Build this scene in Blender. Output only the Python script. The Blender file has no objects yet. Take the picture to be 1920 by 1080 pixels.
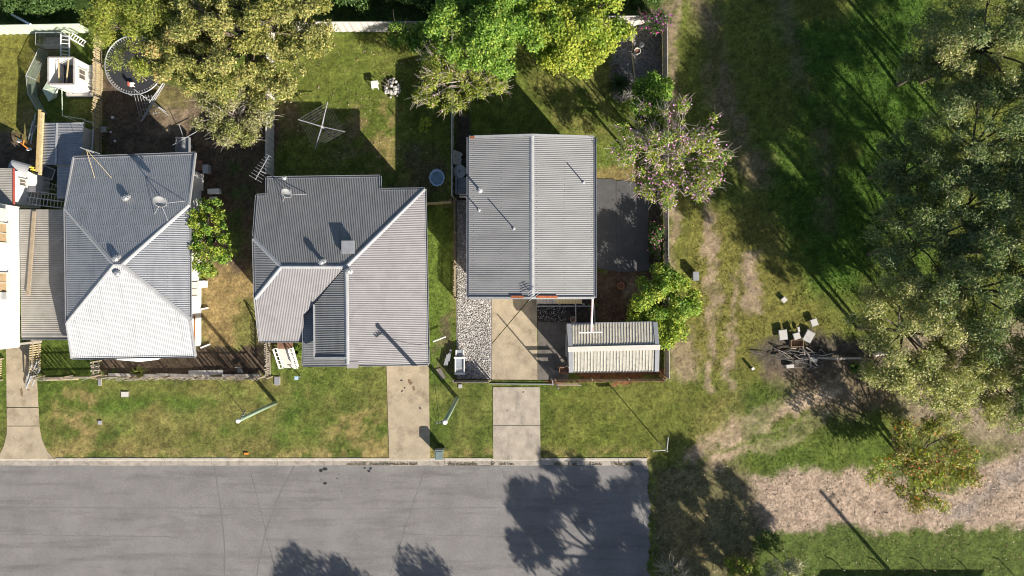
import bpy, math, random
import numpy as np
from mathutils import Vector, Matrix

# ------------------------------------------------------------------ camera, sky, sun, exposure
SC = bpy.context.scene
COL = SC.collection
CAM_H = 51.0                      # drone height in metres
PXM = 25.0                        # photograph pixels per metre on the ground
cam_d = bpy.data.cameras.new("camera")
cam = bpy.data.objects.new("camera", cam_d)
COL.objects.link(cam)
cam.location = (0, 0, CAM_H)
cam.rotation_euler = (0, 0, 0)
cam_d.sensor_width = 36.0
cam_d.lens = 36.0 * CAM_H / (1920.0 / PXM)
cam_d.clip_end = 2000.0
SC.camera = cam

SUN_EL = math.radians(27.0)
SUN_AZ = math.atan2(0.65, -0.76)  # measured clockwise from +Y
sun_dir = Vector((math.sin(SUN_AZ) * math.cos(SUN_EL), math.cos(SUN_AZ) * math.cos(SUN_EL), math.sin(SUN_EL)))
world = bpy.data.worlds.new("World")
SC.world = world
world.use_nodes = True
wn = world.node_tree.nodes
sky = wn.new("ShaderNodeTexSky")
sky.sky_type = 'NISHITA'
sky.sun_disc = False
sky.sun_elevation = SUN_EL
sky.sun_rotation = SUN_AZ
wn["Background"].inputs["Strength"].default_value = 0.062
world.node_tree.links.new(sky.outputs["Color"], wn["Background"].inputs["Color"])
sun_d = bpy.data.lights.new("sun", 'SUN')
sun_d.energy = 5.0
sun_d.angle = math.radians(0.5)
sun_d.color = (1.0, 0.93, 0.82)
sun_o = bpy.data.objects.new("sun", sun_d)
COL.objects.link(sun_o)
sun_o.rotation_euler = (-sun_dir).to_track_quat('-Z', 'Y').to_euler()
sun_o.location = (30, -35, 60)
SC.view_settings.view_transform = 'Standard'
SC.view_settings.look = 'None'
SC.view_settings.gamma = 1.0
SC.view_settings.use_curve_mapping = False
SC.view_settings.exposure = 1.15
SC.cycles.pixel_filter_type = 'BLACKMAN_HARRIS'
SC.cycles.filter_width = 1.05

rng = np.random.default_rng(7)
random.seed(7)

# ------------------------------------------------------------------ helpers
def P(px, py, h=0.0):
    """plan position of a point of height h that is seen at photograph pixel px,py"""
    k = (1.0 - h / CAM_H) / PXM
    return Vector(((px - 960.0) * k, (540.0 - py) * k, h))

def G(px, py, h=0.0):
    """ground plan position in photograph pixels, raised to h"""
    return Vector(((px - 960.0) / PXM, (540.0 - py) / PXM, h))

ORI = {}
def top_tag(o, label, cat, group=None, kind=None):
    if label: o["label"] = label
    if cat: o["category"] = cat
    if group: o["group"] = group
    if kind: o["kind"] = kind
    return o

def thing(name, label, cat, loc, group=None):
    o = bpy.data.objects.new(name, None)
    COL.objects.link(o)
    o.empty_display_size = 0.2
    o.location = loc
    top_tag(o, label, cat, group)
    ORI[o.name] = Vector(loc)
    return o

class MB:
    def __init__(s):
        s.v = []; s.f = []
    def add(s, vs, fs):
        n = len(s.v)
        s.v.extend([tuple(x) for x in vs])
        s.f.extend([tuple(i + n for i in f) for f in fs])
        return s
    def frame_box(s, o, ax, ay, az):
        """box with corner-centre o and three half axes"""
        o, ax, ay, az = Vector(o), Vector(ax), Vector(ay), Vector(az)
        vs = [o + sx * ax + sy * ay + sz * az for sz in (-1, 1) for sy in (-1, 1) for sx in (-1, 1)]
        return s.add(vs, [(0, 2, 3, 1), (4, 5, 7, 6), (0, 1, 5, 4), (2, 6, 7, 3), (0, 4, 6, 2), (1, 3, 7, 5)])
    def box(s, c, size, rz=0.0):
        ca, sa = math.cos(rz), math.sin(rz)
        return s.frame_box(c, (ca * size[0] / 2, sa * size[0] / 2, 0), (-sa * size[1] / 2, ca * size[1] / 2, 0), (0, 0, size[2] / 2))
    def bar(s, p, q, w, t):
        p, q = Vector(p), Vector(q)
        d = q - p
        L = d.length
        if L < 1e-6: return s
        d /= L
        up = Vector((0, 0, 1)) if abs(d.z) < 0.95 else Vector((1, 0, 0))
        side = d.cross(up).normalized()
        u2 = side.cross(d).normalized()
        return s.frame_box((p + q) / 2, d * L / 2, side * w / 2, u2 * t / 2)
    def tube(s, pts, rs, n=6, cap=True):
        pts = [Vector(p) for p in pts]
        if not hasattr(rs, '__len__'): rs = [rs] * len(pts)
        rings = []
        prev = None
        for i, p in enumerate(pts):
            a = pts[max(i - 1, 0)]; b = pts[min(i + 1, len(pts) - 1)]
            d = (b - a)
            if d.length < 1e-9: d = Vector((0, 0, 1))
            d.normalize()
            if prev is None:
                ref = Vector((0, 0, 1)) if abs(d.z) < 0.9 else Vector((1, 0, 0))
                x = d.cross(ref).normalized()
            else:
                x = (prev - d * prev.dot(d))
                if x.length < 1e-6: x = d.orthogonal()
                x.normalize()
            prev = x
            y = d.cross(x)
            rings.append([p + rs[i] * (math.cos(2 * math.pi * k / n) * x + math.sin(2 * math.pi * k / n) * y) for k in range(n)])
        vs = [v for r in rings for v in r]
        fs = []
        for i in range(len(pts) - 1):
            for k in range(n):
                k2 = (k + 1) % n
                fs.append((i * n + k, i * n + k2, (i + 1) * n + k2, (i + 1) * n + k))
        if cap:
            fs.append(tuple(reversed(range(n))))
            fs.append(tuple((len(pts) - 1) * n + k for k in range(n)))
        return s.add(vs, fs)
    def lathe(s, c, prof, n=16, axis=None):
        """prof: list of (radius, height) about vertical axis through c"""
        c = Vector(c)
        vs = []; fs = []
        for (r, z) in prof:
            for k in range(n):
                a = 2 * math.pi * k / n
                vs.append(c + Vector((r * math.cos(a), r * math.sin(a), z)))
        m = len(prof)
        for i in range(m - 1):
            for k in range(n):
                k2 = (k + 1) % n
                fs.append((i * n + k, i * n + k2, (i + 1) * n + k2, (i + 1) * n + k))
        fs.append(tuple(reversed(range(n))))
        fs.append(tuple((m - 1) * n + k for k in range(n)))
        return s.add(vs, fs)
    def prism(s, poly, z0, z1):
        """vertical prism of a plan polygon (counter-clockwise or not)"""
        n = len(poly)
        vs = [(p[0], p[1], z0) for p in poly] + [(p[0], p[1], z1) for p in poly]
        fs = [tuple(reversed(range(n))), tuple(range(n, 2 * n))]
        for i in range(n):
            j = (i + 1) % n
            fs.append((i, j, n + j, n + i))
        return s.add(vs, fs)
    def build(s, name, mat, parent=None, loc=None, smooth=False):
        if parent is not None:
            o0 = ORI[parent.name]
        else:
            o0 = Vector(loc) if loc is not None else Vector((0, 0, 0))
        me = bpy.data.meshes.new(name)
        me.from_pydata([(x - o0.x, y - o0.y, z - o0.z) for (x, y, z) in s.v], [], s.f)
        if smooth:
            me.polygons.foreach_set("use_smooth", [True] * len(me.polygons))
        me.materials.append(mat)
        ob = bpy.data.objects.new(name, me)
        COL.objects.link(ob)
        if parent is not None:
            ob.parent = parent
        else:
            ob.location = o0
        ORI[ob.name] = o0
        return ob

def piece(name, me, parent, pos, rot=(0, 0, 0), scale=(1, 1, 1)):
    ob = bpy.data.objects.new(name, me)
    COL.objects.link(ob)
    o0 = ORI[parent.name]
    ob.parent = parent
    ob.location = Vector(pos) - o0
    ob.rotation_euler = rot
    ob.scale = scale
    ORI[ob.name] = o0
    return ob

def raw_mesh(name, mb, mat):
    me = bpy.data.meshes.new(name)
    me.from_pydata(mb.v, [], mb.f)
    me.materials.append(mat)
    return me

def np_mesh(name, verts, nper, mat, cols=None, smooth=False):
    """fast mesh of equal faces (nper corners each, no shared verts); verts (N*nper,3)"""
    me = bpy.data.meshes.new(name)
    nv = len(verts); nf = nv // nper
    me.vertices.add(nv)
    me.vertices.foreach_set("co", np.ascontiguousarray(verts, dtype=np.float32).ravel())
    me.loops.add(nv)
    me.loops.foreach_set("vertex_index", np.arange(nv, dtype=np.int32))
    me.polygons.add(nf)
    me.polygons.foreach_set("loop_start", np.arange(0, nv, nper, dtype=np.int32))
    me.polygons.foreach_set("loop_total", np.full(nf, nper, dtype=np.int32))
    if cols is not None:
        at = me.attributes.new("Col", 'FLOAT_COLOR', 'POINT')
        c4 = np.ones((nv, 4), dtype=np.float32)
        c4[:, :3] = cols
        at.data.foreach_set("color", c4.ravel())
    me.update()
    me.validate()
    me.materials.append(mat)
    return me

# ------------------------------------------------------------------ noise in numpy
_lat = {}
def vnoise(x, y, seed):
    if seed not in _lat:
        _lat[seed] = np.random.default_rng(seed).random((256, 256))
    L = _lat[seed]
    xi = np.floor(x).astype(int); yi = np.floor(y).astype(int)
    fx = x - xi; fy = y - yi
    fx = fx * fx * (3 - 2 * fx); fy = fy * fy * (3 - 2 * fy)
    a = L[xi & 255, yi & 255]; b = L[(xi + 1) & 255, yi & 255]
    c = L[xi & 255, (yi + 1) & 255]; d = L[(xi + 1) & 255, (yi + 1) & 255]
    return (a * (1 - fx) + b * fx) * (1 - fy) + (c * (1 - fx) + d * fx) * fy
def fbm(x, y, s, seed, octv=4):
    t = 0; a = 1.0; n = 0
    for i in range(octv):
        t = t + a * vnoise(x / s * 2 ** i + 17.3 * i, y / s * 2 ** i + 5.1 * i, seed + i)
        n += a; a *= 0.55
    return t / n

# ------------------------------------------------------------------ materials
def mat(name, col, rough=0.7, var=0.15, scale=6.0, bump=0.0, bscale=40.0, metal=0.0, stain=None, stain_amt=0.0, stain_scale=1.5, spec=0.5, aniso=None, fine=0.0):
    m = bpy.data.materials.new(name)
    m.use_nodes = True
    nt = m.node_tree; N = nt.nodes; L = nt.links
    b = N["Principled BSDF"]
    b.inputs["Roughness"].default_value = rough
    b.inputs["Metallic"].default_value = metal
    b.inputs["Specular IOR Level"].default_value = spec
    tc = N.new("ShaderNodeTexCoord")
    geo = N.new("ShaderNodeNewGeometry")
    no = N.new("ShaderNodeTexNoise")
    no.inputs["Scale"].default_value = scale
    no.inputs["Detail"].default_value = 6
    L.new(geo.outputs["Position"], no.inputs["Vector"])
    mr = N.new("ShaderNodeMapRange")
    mr.inputs["From Min"].default_value = 0.25; mr.inputs["From Max"].default_value = 0.75
    mr.inputs["To Min"].default_value = 1 - var; mr.inputs["To Max"].default_value = 1 + var
    L.new(no.outputs["Fac"], mr.inputs["Value"])
    mx = N.new("ShaderNodeMix"); mx.data_type = 'RGBA'; mx.blend_type = 'MULTIPLY'
    mx.inputs["Factor"].default_value = 1.0
    mx.inputs["A"].default_value = (*col, 1)
    L.new(mr.outputs["Result"], mx.inputs["B"])
    out = mx.outputs["Result"]
    if stain is not None:
        n2 = N.new("ShaderNodeTexNoise")
        n2.inputs["Scale"].default_value = stain_scale
        n2.inputs["Detail"].default_value = 8
        n2.inputs["Roughness"].default_value = 0.65
        if aniso:
            vm = N.new("ShaderNodeVectorMath"); vm.operation = 'MULTIPLY'; vm.inputs[1].default_value = aniso
            L.new(geo.outputs["Position"], vm.inputs[0]); L.new(vm.outputs["Vector"], n2.inputs["Vector"])
        else: L.new(geo.outputs["Position"], n2.inputs["Vector"])
        r2 = N.new("ShaderNodeMapRange")
        r2.inputs["From Min"].default_value = 0.5; r2.inputs["From Max"].default_value = 0.72
        r2.inputs["To Min"].default_value = 0; r2.inputs["To Max"].default_value = stain_amt
        L.new(n2.outputs["Fac"], r2.inputs["Value"])
        m2 = N.new("ShaderNodeMix"); m2.data_type = 'RGBA'
        L.new(r2.outputs["Result"], m2.inputs["Factor"])
        L.new(out, m2.inputs["A"])
        m2.inputs["B"].default_value = (*stain, 1)
        out = m2.outputs["Result"]
    if fine > 0:
        n4 = N.new("ShaderNodeTexNoise"); n4.inputs["Scale"].default_value = 14; n4.inputs["Detail"].default_value = 7; n4.inputs["Roughness"].default_value = .75
        L.new(geo.outputs["Position"], n4.inputs["Vector"])
        r4 = N.new("ShaderNodeMapRange"); r4.inputs["From Min"].default_value = .3; r4.inputs["From Max"].default_value = .7; r4.inputs["To Min"].default_value = 1 - fine; r4.inputs["To Max"].default_value = 1 + fine
        L.new(n4.outputs["Fac"], r4.inputs["Value"])
        m4 = N.new("ShaderNodeVectorMath"); m4.operation = 'SCALE'
        L.new(out, m4.inputs[0]); L.new(r4.outputs["Result"], m4.inputs["Scale"])
        out = m4.outputs["Vector"]
    L.new(out, b.inputs["Base Color"])
    if bump > 0:
        n3 = N.new("ShaderNodeTexNoise")
        n3.inputs["Scale"].default_value = bscale
        n3.inputs["Detail"].default_value = 4
        L.new(geo.outputs["Position"], n3.inputs["Vector"])
        bp = N.new("ShaderNodeBump")
        bp.inputs["Strength"].default_value = bump
        bp.inputs["Distance"].default_value = 0.03
        L.new(n3.outputs["Fac"], bp.inputs["Height"])
        L.new(bp.outputs["Normal"], b.inputs["Normal"])
    return m

def leaf_mat(name, trans=0.35, rough=0.55):
    m = bpy.data.materials.new(name)
    m.use_nodes = True
    nt = m.node_tree; N = nt.nodes; L = nt.links
    b = N["Principled BSDF"]
    b.inputs["Roughness"].default_value = rough
    b.inputs["Specular IOR Level"].default_value = 0.3
    at = N.new("ShaderNodeAttribute"); at.attribute_name = "Col"
    L.new(at.outputs["Color"], b.inputs["Base Color"])
    tr = N.new("ShaderNodeBsdfTranslucent")
    mul = N.new("ShaderNodeMix"); mul.data_type = 'RGBA'; mul.blend_type = 'MULTIPLY'
    mul.inputs["Factor"].default_value = 1.0
    mul.inputs["B"].default_value = (1.0, 1.15, 0.5, 1)
    L.new(at.outputs["Color"], mul.inputs["A"])
    L.new(mul.outputs["Result"], tr.inputs["Color"])
    mix = N.new("ShaderNodeMixShader")
    mix.inputs["Fac"].default_value = trans
    L.new(b.outputs["BSDF"], mix.inputs[1]); L.new(tr.outputs["BSDF"], mix.inputs[2])
    L.new(mix.outputs["Shader"], N["Material Output"].inputs["Surface"])
    return m

def attr_mat(name, rough=0.95, var=0.25, scale=9.0, bump=0.6, bscale=25.0):
    m = mat(name, (1, 1, 1), rough, var, scale, bump, bscale, spec=0.15, fine=.5)
    nt = m.node_tree
    at = nt.nodes.new("ShaderNodeAttribute"); at.attribute_name = "Col"
    for n in nt.nodes:
        if n.bl_idname == "ShaderNodeMix":
            nt.links.new(at.outputs["Color"], n.inputs["A"])
    return m

M = {}
M['ground'] = attr_mat("ground_soil_and_turf", bump=1.0, var=.42, scale=5.0)
M['tuft'] = leaf_mat("grass_blades", 0.25, 0.8)
M['leaf'] = leaf_mat("tree_leaves", 0.38)
M['petal'] = leaf_mat("flower_petals", 0.25)
M['litter'] = leaf_mat("fallen_leaves", 0.05, 0.9)
M['bark'] = mat("brown_bark", (0.10, 0.075, 0.055), 0.9, 0.35, 12, 0.5, 30)
M['bark_pale'] = mat("pale_bark", (0.34, 0.29, 0.25), 0.85, 0.3, 10, 0.4, 30)
M['asphalt'] = mat("weathered_asphalt", (0.178, 0.168, 0.162), 0.9, 0.16, 0.5, 0.5, 90, stain=(0.112, 0.106, 0.104), stain_amt=0.9, stain_scale=0.9, spec=0.2, aniso=(.16, 1.3, 1), fine=.3)
M['road_mark'] = mat("dark_road_mark", (0.125, 0.118, 0.115), 0.85, 0.3, 20)
M['road_line'] = mat("dark_road_line", (0.085, 0.08, 0.08), 0.8, 0.2, 20)
M['oil'] = mat("oil_spot", (0.02, 0.02, 0.022), 0.5, 0.3, 10)
M['conc'] = mat("tan_concrete", (0.33, 0.272, 0.192), 0.9, 0.18, 1.2, 0.35, 60, stain=(0.165, 0.128, 0.09), stain_amt=0.85, stain_scale=0.8, spec=0.2, fine=.2)
M['conc_grey'] = mat("grey_concrete", (0.33, 0.285, 0.23), 0.9, 0.22, 1.5, 0.35, 60, stain=(0.15, 0.135, 0.115), stain_amt=0.8, stain_scale=.9, spec=0.2, aniso=(1.2, .5, 1), fine=.18)
M['conc_dark'] = mat("dark_old_concrete", (0.13, 0.115, 0.10), 0.9, 0.25, 2, 0.35, 60, stain=(0.07, 0.06, 0.055), stain_amt=0.7, stain_scale=1.5, spec=0.2)
M['patio'] = mat("charcoal_painted_patio", (0.068, 0.067, 0.069), 0.75, 0.12, 1.5, 0.2, 60, stain=(0.11, 0.108, 0.112), stain_amt=0.5, stain_scale=1.1, spec=0.3)
M['kerb'] = mat("kerb_concrete", (0.31, 0.275, 0.235), 0.9, 0.2, 2, 0.3, 60, stain=(0.12, 0.1, 0.08), stain_amt=0.85, stain_scale=1.8, spec=0.2)
M['kerbtop'] = mat("kerb_pale_top", (0.36, 0.33, 0.285), 0.9, 0.2, 3, 0.3, 60, spec=0.2)
M['stone'] = mat("white_river_stone", (0.40, 0.375, 0.35), 0.8, 0.6, 9, 0.2, 60, spec=0.25)
M['stone_grey'] = mat("grey_stone", (0.22, 0.205, 0.19), 0.85, 0.5, 9, 0.2, 60, spec=0.25)
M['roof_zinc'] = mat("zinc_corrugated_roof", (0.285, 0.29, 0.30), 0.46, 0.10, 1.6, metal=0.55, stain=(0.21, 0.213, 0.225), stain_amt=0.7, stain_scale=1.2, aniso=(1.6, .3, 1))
M['roof_front'] = mat('paler_front_corrugated_roof', (0.41, 0.41, 0.412), 0.5, 0.08, 1.6, metal=0.15, stain=(0.27, 0.268, 0.265), stain_amt=0.7, stain_scale=1.0, aniso=(1.6, .3, 1))  # front slope sheets, paler than the zinc slopes
M['roof_grey'] = mat("painted_grey_corrugated_roof", (0.192, 0.183, 0.186), 0.6, 0.10, 1.5, metal=0.1, stain=(0.14, 0.134, 0.132), stain_amt=0.7, stain_scale=1.1)
M['roof_shaded'] = mat("shaded_grey_corrugated_roof", (0.165, 0.165, 0.165), 0.6, 0.12, 1.5, metal=0.1, stain=(0.112, 0.110, 0.106), stain_amt=0.7, stain_scale=1.0, aniso=(1.5, .3, 1))  # grey roof, colour darkened for the slopes turned away from the sun
M['roof_pale'] = mat("pale_grey_corrugated_roof", (0.208, 0.206, 0.205), 0.6, 0.08, 1.0, metal=0.1, stain=(0.148, 0.145, 0.142), stain_amt=0.75, stain_scale=0.9, aniso=(.3, 1.4, 1))
M['roof_cream'] = mat("cream_ribbed_roof", (0.37, 0.345, 0.285), 0.6, 0.10, 2.0, stain=(0.13, 0.11, 0.085), stain_amt=0.75, stain_scale=4.5)
M['roof_old'] = mat("old_galvanised_roof", (0.26, 0.245, 0.22), 0.6, 0.15, 1.6, metal=0.2, stain=(0.24, 0.215, 0.18), stain_amt=0.6, stain_scale=1.2)
M['flash'] = mat("pale_flashing", (0.34, 0.34, 0.345), 0.5, 0.12, 3, metal=0.2)
M['gutter'] = mat("grey_gutter", (0.24, 0.245, 0.26), 0.55, 0.12, 3, metal=0.2)
M['dkgutter'] = mat("dark_gutter", (0.05, 0.05, 0.055), 0.6, 0.2, 3)
M['rust'] = mat("rusty_steel", (0.30, 0.09, 0.03), 0.9, 0.4, 9, stain=(0.10, 0.03, 0.015), stain_amt=0.8, stain_scale=6)
M['white'] = mat("white_paint", (0.62, 0.61, 0.595), 0.6, 0.06, 3, stain=(0.55, 0.52, 0.48), stain_amt=0.35, stain_scale=2)
M['cream'] = mat("cream_paint", (0.52, 0.49, 0.43), 0.6, 0.08, 3)
M['offwhite'] = mat("offwhite_colour_fence", (0.46, 0.43, 0.40), 0.6, 0.10, 2, stain=(0.42, 0.39, 0.36), stain_amt=0.4, stain_scale=1.5)
M['palegreen'] = mat("pale_green_paint", (0.44, 0.50, 0.38), 0.6, 0.12, 2, stain=(0.33, 0.36, 0.27), stain_amt=0.4, stain_scale=1.5)
M['green_pole'] = mat("green_treated_pole", (0.20, 0.27, 0.18), 0.85, 0.2, 5, 0.3, 40)
M['timber'] = mat("weathered_timber", (0.27, 0.215, 0.15), 0.9, 0.3, 6, 0.3, 40, stain=(0.15, 0.125, 0.10), stain_amt=0.6, stain_scale=3)
M['timber_pale'] = mat("pale_paling_timber", (0.46, 0.37, 0.20), 0.9, 0.28, 6, 0.3, 40, stain=(0.28, 0.22, 0.14), stain_amt=0.5, stain_scale=3)
M['timber_grey'] = mat("grey_paling_timber", (0.33, 0.30, 0.27), 0.9, 0.3, 6, 0.3, 40, stain=(0.18, 0.16, 0.145), stain_amt=0.5, stain_scale=3)
M['timber_yellow'] = mat("yellow_treated_timber", (0.40, 0.285, 0.12), 0.85, 0.2, 4, 0.2, 40)
M['steel'] = mat("galvanised_steel", (0.36, 0.37, 0.38), 0.45, 0.12, 5, metal=0.5)
M['black'] = mat("black_mat_fabric", (0.022, 0.022, 0.025), 0.85, 0.3, 4)
M['dark'] = mat("dark_plastic", (0.04, 0.042, 0.045), 0.6, 0.2, 5)
M['binlid'] = mat("green_grey_bin_plastic", (0.13, 0.17, 0.16), 0.55, 0.15, 4)
M['glass'] = mat("dark_window_glass", (0.10, 0.09, 0.08), 0.15, 0.3, 2)
M['curtain'] = mat("tan_blind", (0.33, 0.23, 0.13), 0.8, 0.2, 4)
M['blue'] = mat("blue_pool_plastic", (0.32, 0.45, 0.62), 0.45, 0.1, 4)
M['water'] = mat("shallow_pool_water", (0.16, 0.24, 0.31), 0.12, 0.2, 3)
M['terracotta'] = mat("terracotta", (0.42, 0.16, 0.075), 0.85, 0.2, 5)
M['brown'] = mat("brown_timber_stain", (0.17, 0.085, 0.05), 0.8, 0.3, 5)
M['carton'] = mat("brown_cardboard", (0.26, 0.18, 0.11), 0.9, 0.2, 5)
M['orange'] = mat("orange_plastic", (0.75, 0.22, 0.03), 0.6, 0.15, 5)
M['yellow'] = mat("yellow_paint", (0.70, 0.55, 0.06), 0.6, 0.12, 5)
M['red'] = mat("red_brown_trim", (0.33, 0.07, 0.05), 0.7, 0.2, 5)
M['pink'] = mat("pink_paint", (0.70, 0.50, 0.50), 0.6, 0.15, 5)
M['net'] = mat("green_grey_netting", (0.24, 0.29, 0.24), 0.85, 0.2, 5)
M['cloth'] = mat("grey_fabric", (0.22, 0.24, 0.27), 0.9, 0.2, 5)
M['ash'] = mat("burnt_timber", (0.10, 0.092, 0.085), 0.95, 0.4, 8, 0.4, 40)

# ------------------------------------------------------------------ ground: turf and soil types
def psd(px, py, poly):
    """signed distance (px, positive inside) of points to a polygon"""
    d = np.full(px.shape, 1e9); inside = np.zeros(px.shape, bool)
    n = len(poly)
    for i in range(n):
        x1, y1 = poly[i]; x2, y2 = poly[(i + 1) % n]
        dx, dy = x2 - x1, y2 - y1
        t = np.clip(((px - x1) * dx + (py - y1) * dy) / (dx * dx + dy * dy + 1e-9), 0, 1)
        d = np.minimum(d, np.hypot(px - x1 - t * dx, py - y1 - t * dy))
        c = (y1 > py) != (y2 > py)
        xi = x1 + (py - y1) * dx / (dy if abs(dy) > 1e-9 else 1e-9)
        inside ^= c & (px < xi)
    return np.where(inside, d, -d)
def lined(px, py, pts):
    d = np.full(px.shape, 1e9)
    for (x1, y1), (x2, y2) in zip(pts[:-1], pts[1:]):
        dx, dy = x2 - x1, y2 - y1
        t = np.clip(((px - x1) * dx + (py - y1) * dy) / (dx * dx + dy * dy), 0, 1)
        d = np.minimum(d, np.hypot(px - x1 - t * dx, py - y1 - t * dy))
    return d
def sstep(x, a, b):
    t = np.clip((x - a) / (b - a), 0, 1)
    return t * t * (3 - 2 * t)

C_LAWN = np.array((0.080, 0.113, 0.020)); C_LUSH = np.array((0.058, 0.108, 0.016)); C_DRY = np.array((0.200, 0.155, 0.060))
C_DIRT = np.array((0.105, 0.076, 0.052)); C_TAN = np.array((0.300, 0.225, 0.150)); C_LIT = np.array((0.310, 0.235, 0.175))
C_DARK = np.array((0.055, 0.045, 0.036)); C_GREY = np.array((0.140, 0.128, 0.120)); C_STRAW = np.array((0.270, 0.195, 0.085))
C_DEEP = np.array((0.040, 0.085, 0.012))

def ground_colour(X, Y):
    """soil / turf colour of the place, shade put in beside the gable house, and how grassy and how littered it is"""
    px0 = 960 + X * PXM; py0 = 540 - Y * PXM
    jx = (fbm(X, Y, 1.6, 11) - 0.5) * 46 + (fbm(X, Y, .35, 13, 3) - 0.5) * 22; jy = (fbm(X, Y, 1.6, 23) - 0.5) * 46 + (fbm(X, Y, .35, 27, 3) - 0.5) * 22
    px = px0 + jx; py = py0 + jy
    n1 = fbm(X, Y, 3.5, 31); n2 = fbm(X, Y, 0.9, 41); n3 = fbm(X, Y, 0.28, 51, 3)
    col = np.empty(X.shape + (3,))
    grass = np.ones(X.shape); lit = np.zeros(X.shape)
    base = sstep(n1 * 0.7 + n2 * 0.3, 0.36, 0.66)[..., None]
    col[:] = C_LAWN * (1 - base) + (C_LAWN * 0.72 + C_DRY * 0.28) * base
    def paint(m, c, g=None, l=None):
        nonlocal col, grass, lit
        m = np.clip(m, 0, 1)
        col = col * (1 - m[..., None]) + np.asarray(c) * m[..., None]
        if g is not None: grass = grass * (1 - m) + g * m
        if l is not None: lit = lit * (1 - m) + l * m
    pol = lambda pts, s=14, x=px, y=py: sstep(psd(x, y, pts), -s, s)
    # ---- verge in front of the houses
    patch = sstep(fbm(X, Y, 2.6, 61), 0.5, 0.68)
    paint(pol([(0, 715), (720, 700), (720, 860), (0, 860)]) * patch * 0.42, C_DRY)
    paint(pol([(85, 735), (185, 725), (195, 850), (110, 855)], 25) * 0.75 * sstep(n2, 0.35, 0.6), C_STRAW * 0.85, 0.6)
    paint(pol([(620, 760), (720, 740), (725, 862), (600, 862)], 30) * 0.6 * sstep(n2, 0.35, 0.6), C_STRAW * 0.9, 0.7)
    paint(pol([(200, 760), (600, 730), (600, 830), (200, 850)], 30) * 0.45 * sstep(n1, 0.55, 0.35), C_DEEP * 1.4)
    mow = 0.5 + 0.5 * np.sin(py0 / 11.0 + (n1 - .5) * 6)
    paint(pol([(190, 715), (520, 710), (520, 858), (190, 858)], 10) * mow * 0.34, C_DRY)
    # verge right of the last driveway
    paint(pol([(1015, 725), (1370, 715), (1330, 862), (1015, 862)], 20) * 0.45, (0.125, 0.125, 0.026))
    paint(sstep(14 - np.abs(py0 - 852), -6, 10) * sstep(n2, 0.4, 0.6) * 0.5 * (px0 < 1230), C_STRAW)
    # ---- far-left yard
    paint(pol([(-60, 60), (70, 60), (60, 260), (-60, 260)]) * 0.7, (0.15, 0.135, 0.028))
    paint(pol([(-80, 250), (20, 235), (95, 255), (100, 330), (-80, 330)], 10), C_DIRT * 0.9, 0.05)
    paint(pol([(40, 205), (75, 190), (70, 270), (40, 265)], 10) * 0.8, C_DRY * 0.9, 0.3)
    paint(pol([(60, 90), (110, 85), (110, 180), (70, 180)], 10) * 0.7, C_DIRT, 0.2)
    # ---- yard behind house with hips: bare dirt
    paint(pol([(190, 150), (380, 170), (520, 180), (520, 320), (190, 300)], 10), C_DIRT * (1.0), 0.15)
    paint(pol([(270, 170), (350, 170), (340, 215), (275, 215)], 14) * 0.8, C_DRY * np.array((.75, .85, .8)), 0.6)
    paint(pol([(295, 205), (360, 205), (345, 260), (300, 245)], 12) * 0.8, C_TAN * 0.75, 0.05)
    paint(pol([(360, 270), (510, 270), (500, 520), (360, 520)], 12), C_DIRT * 0.85, 0.2)
    paint(pol([(430, 300), (470, 300), (460, 480), (425, 470)], 14) * 0.7 * sstep(n2, .35, .6), C_DEEP, 0.8)
    paint(pol([(372, 510), (500, 500), (500, 650), (372, 650)], 12), C_STRAW * (0.85), 0.9)
    paint(pol([(440, 560), (480, 560), (480, 650), (440, 650)], 14) * 0.6, C_LAWN, 0.9)
    paint(pol([(180, 655), (505, 645), (505, 708), (180, 708)], 8), C_DIRT * 0.75, 0.1)
    paint(pol([(75, 640), (185, 640), (185, 705), (75, 705)], 8) * 0.9, C_LAWN * 0.9, 1)
    # ---- lawn behind middle house
    paint(pol([(520, 62), (850, 62), (850, 340), (520, 340)], 6) * 0.5, (0.118, 0.138, 0.024), 1, 0.35)
    paint(pol([(650, 200), (745, 200), (745, 330), (700, 330), (650, 240)], 18) * 0.7 * sstep(n2, .38, .58), C_STRAW * 0.75, 0.5)
    paint(pol([(525, 190), (560, 185), (560, 250), (525, 250)], 16) * 0.8, C_DIRT, 0.2)
    paint(pol([(720, 300), (845, 250), (845, 385), (720, 385)], 20) * 0.7 * sstep(n1, .35, .55), C_DIRT * 0.9, 0.3)
    paint(pol([(620, 215), (690, 215), (680, 290), (620, 290)], 16) * 0.5 * sstep(n2, .4, .6), C_DIRT, 0.4)
    # strip between middle and gable house
    paint(pol([(803, 390), (846, 390), (846, 720), (803, 720)], 4, px0, py0) * 0.8, C_LAWN * np.array((.95, 1.0, .9)), 1)
    paint(pol([(826, 590), (846, 590), (846, 712), (830, 712)], 8) * 0.8, C_DIRT, 0.3)
    # ---- back lawn of gable house
    paint(pol([(858, 60), (1240, 60), (1240, 350), (858, 350)], 5) * 0.75, (0.102, 0.128, 0.024), 1)
    paint(pol([(985, 110), (1150, 120), (1140, 260), (1040, 240)], 20) * 0.55 * sstep(n2, .35, .6), (0.16, 0.135, 0.045), .9)
    paint(pol([(855, 215), (882, 215), (882, 560), (855, 560)], 4, px0, py0), C_DARK, 0)  # passage soil by the west wall, eave shade put into its colour
    paint(pol([(1115, 315), (1190, 310), (1200, 350), (1115, 350)], 10) * 0.8, C_STRAW * .7, .5)
    paint(pol([(1143, 60), (1242, 55), (1242, 190), (1150, 185)], 6), C_GREY * 1.05, 0)
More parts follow.
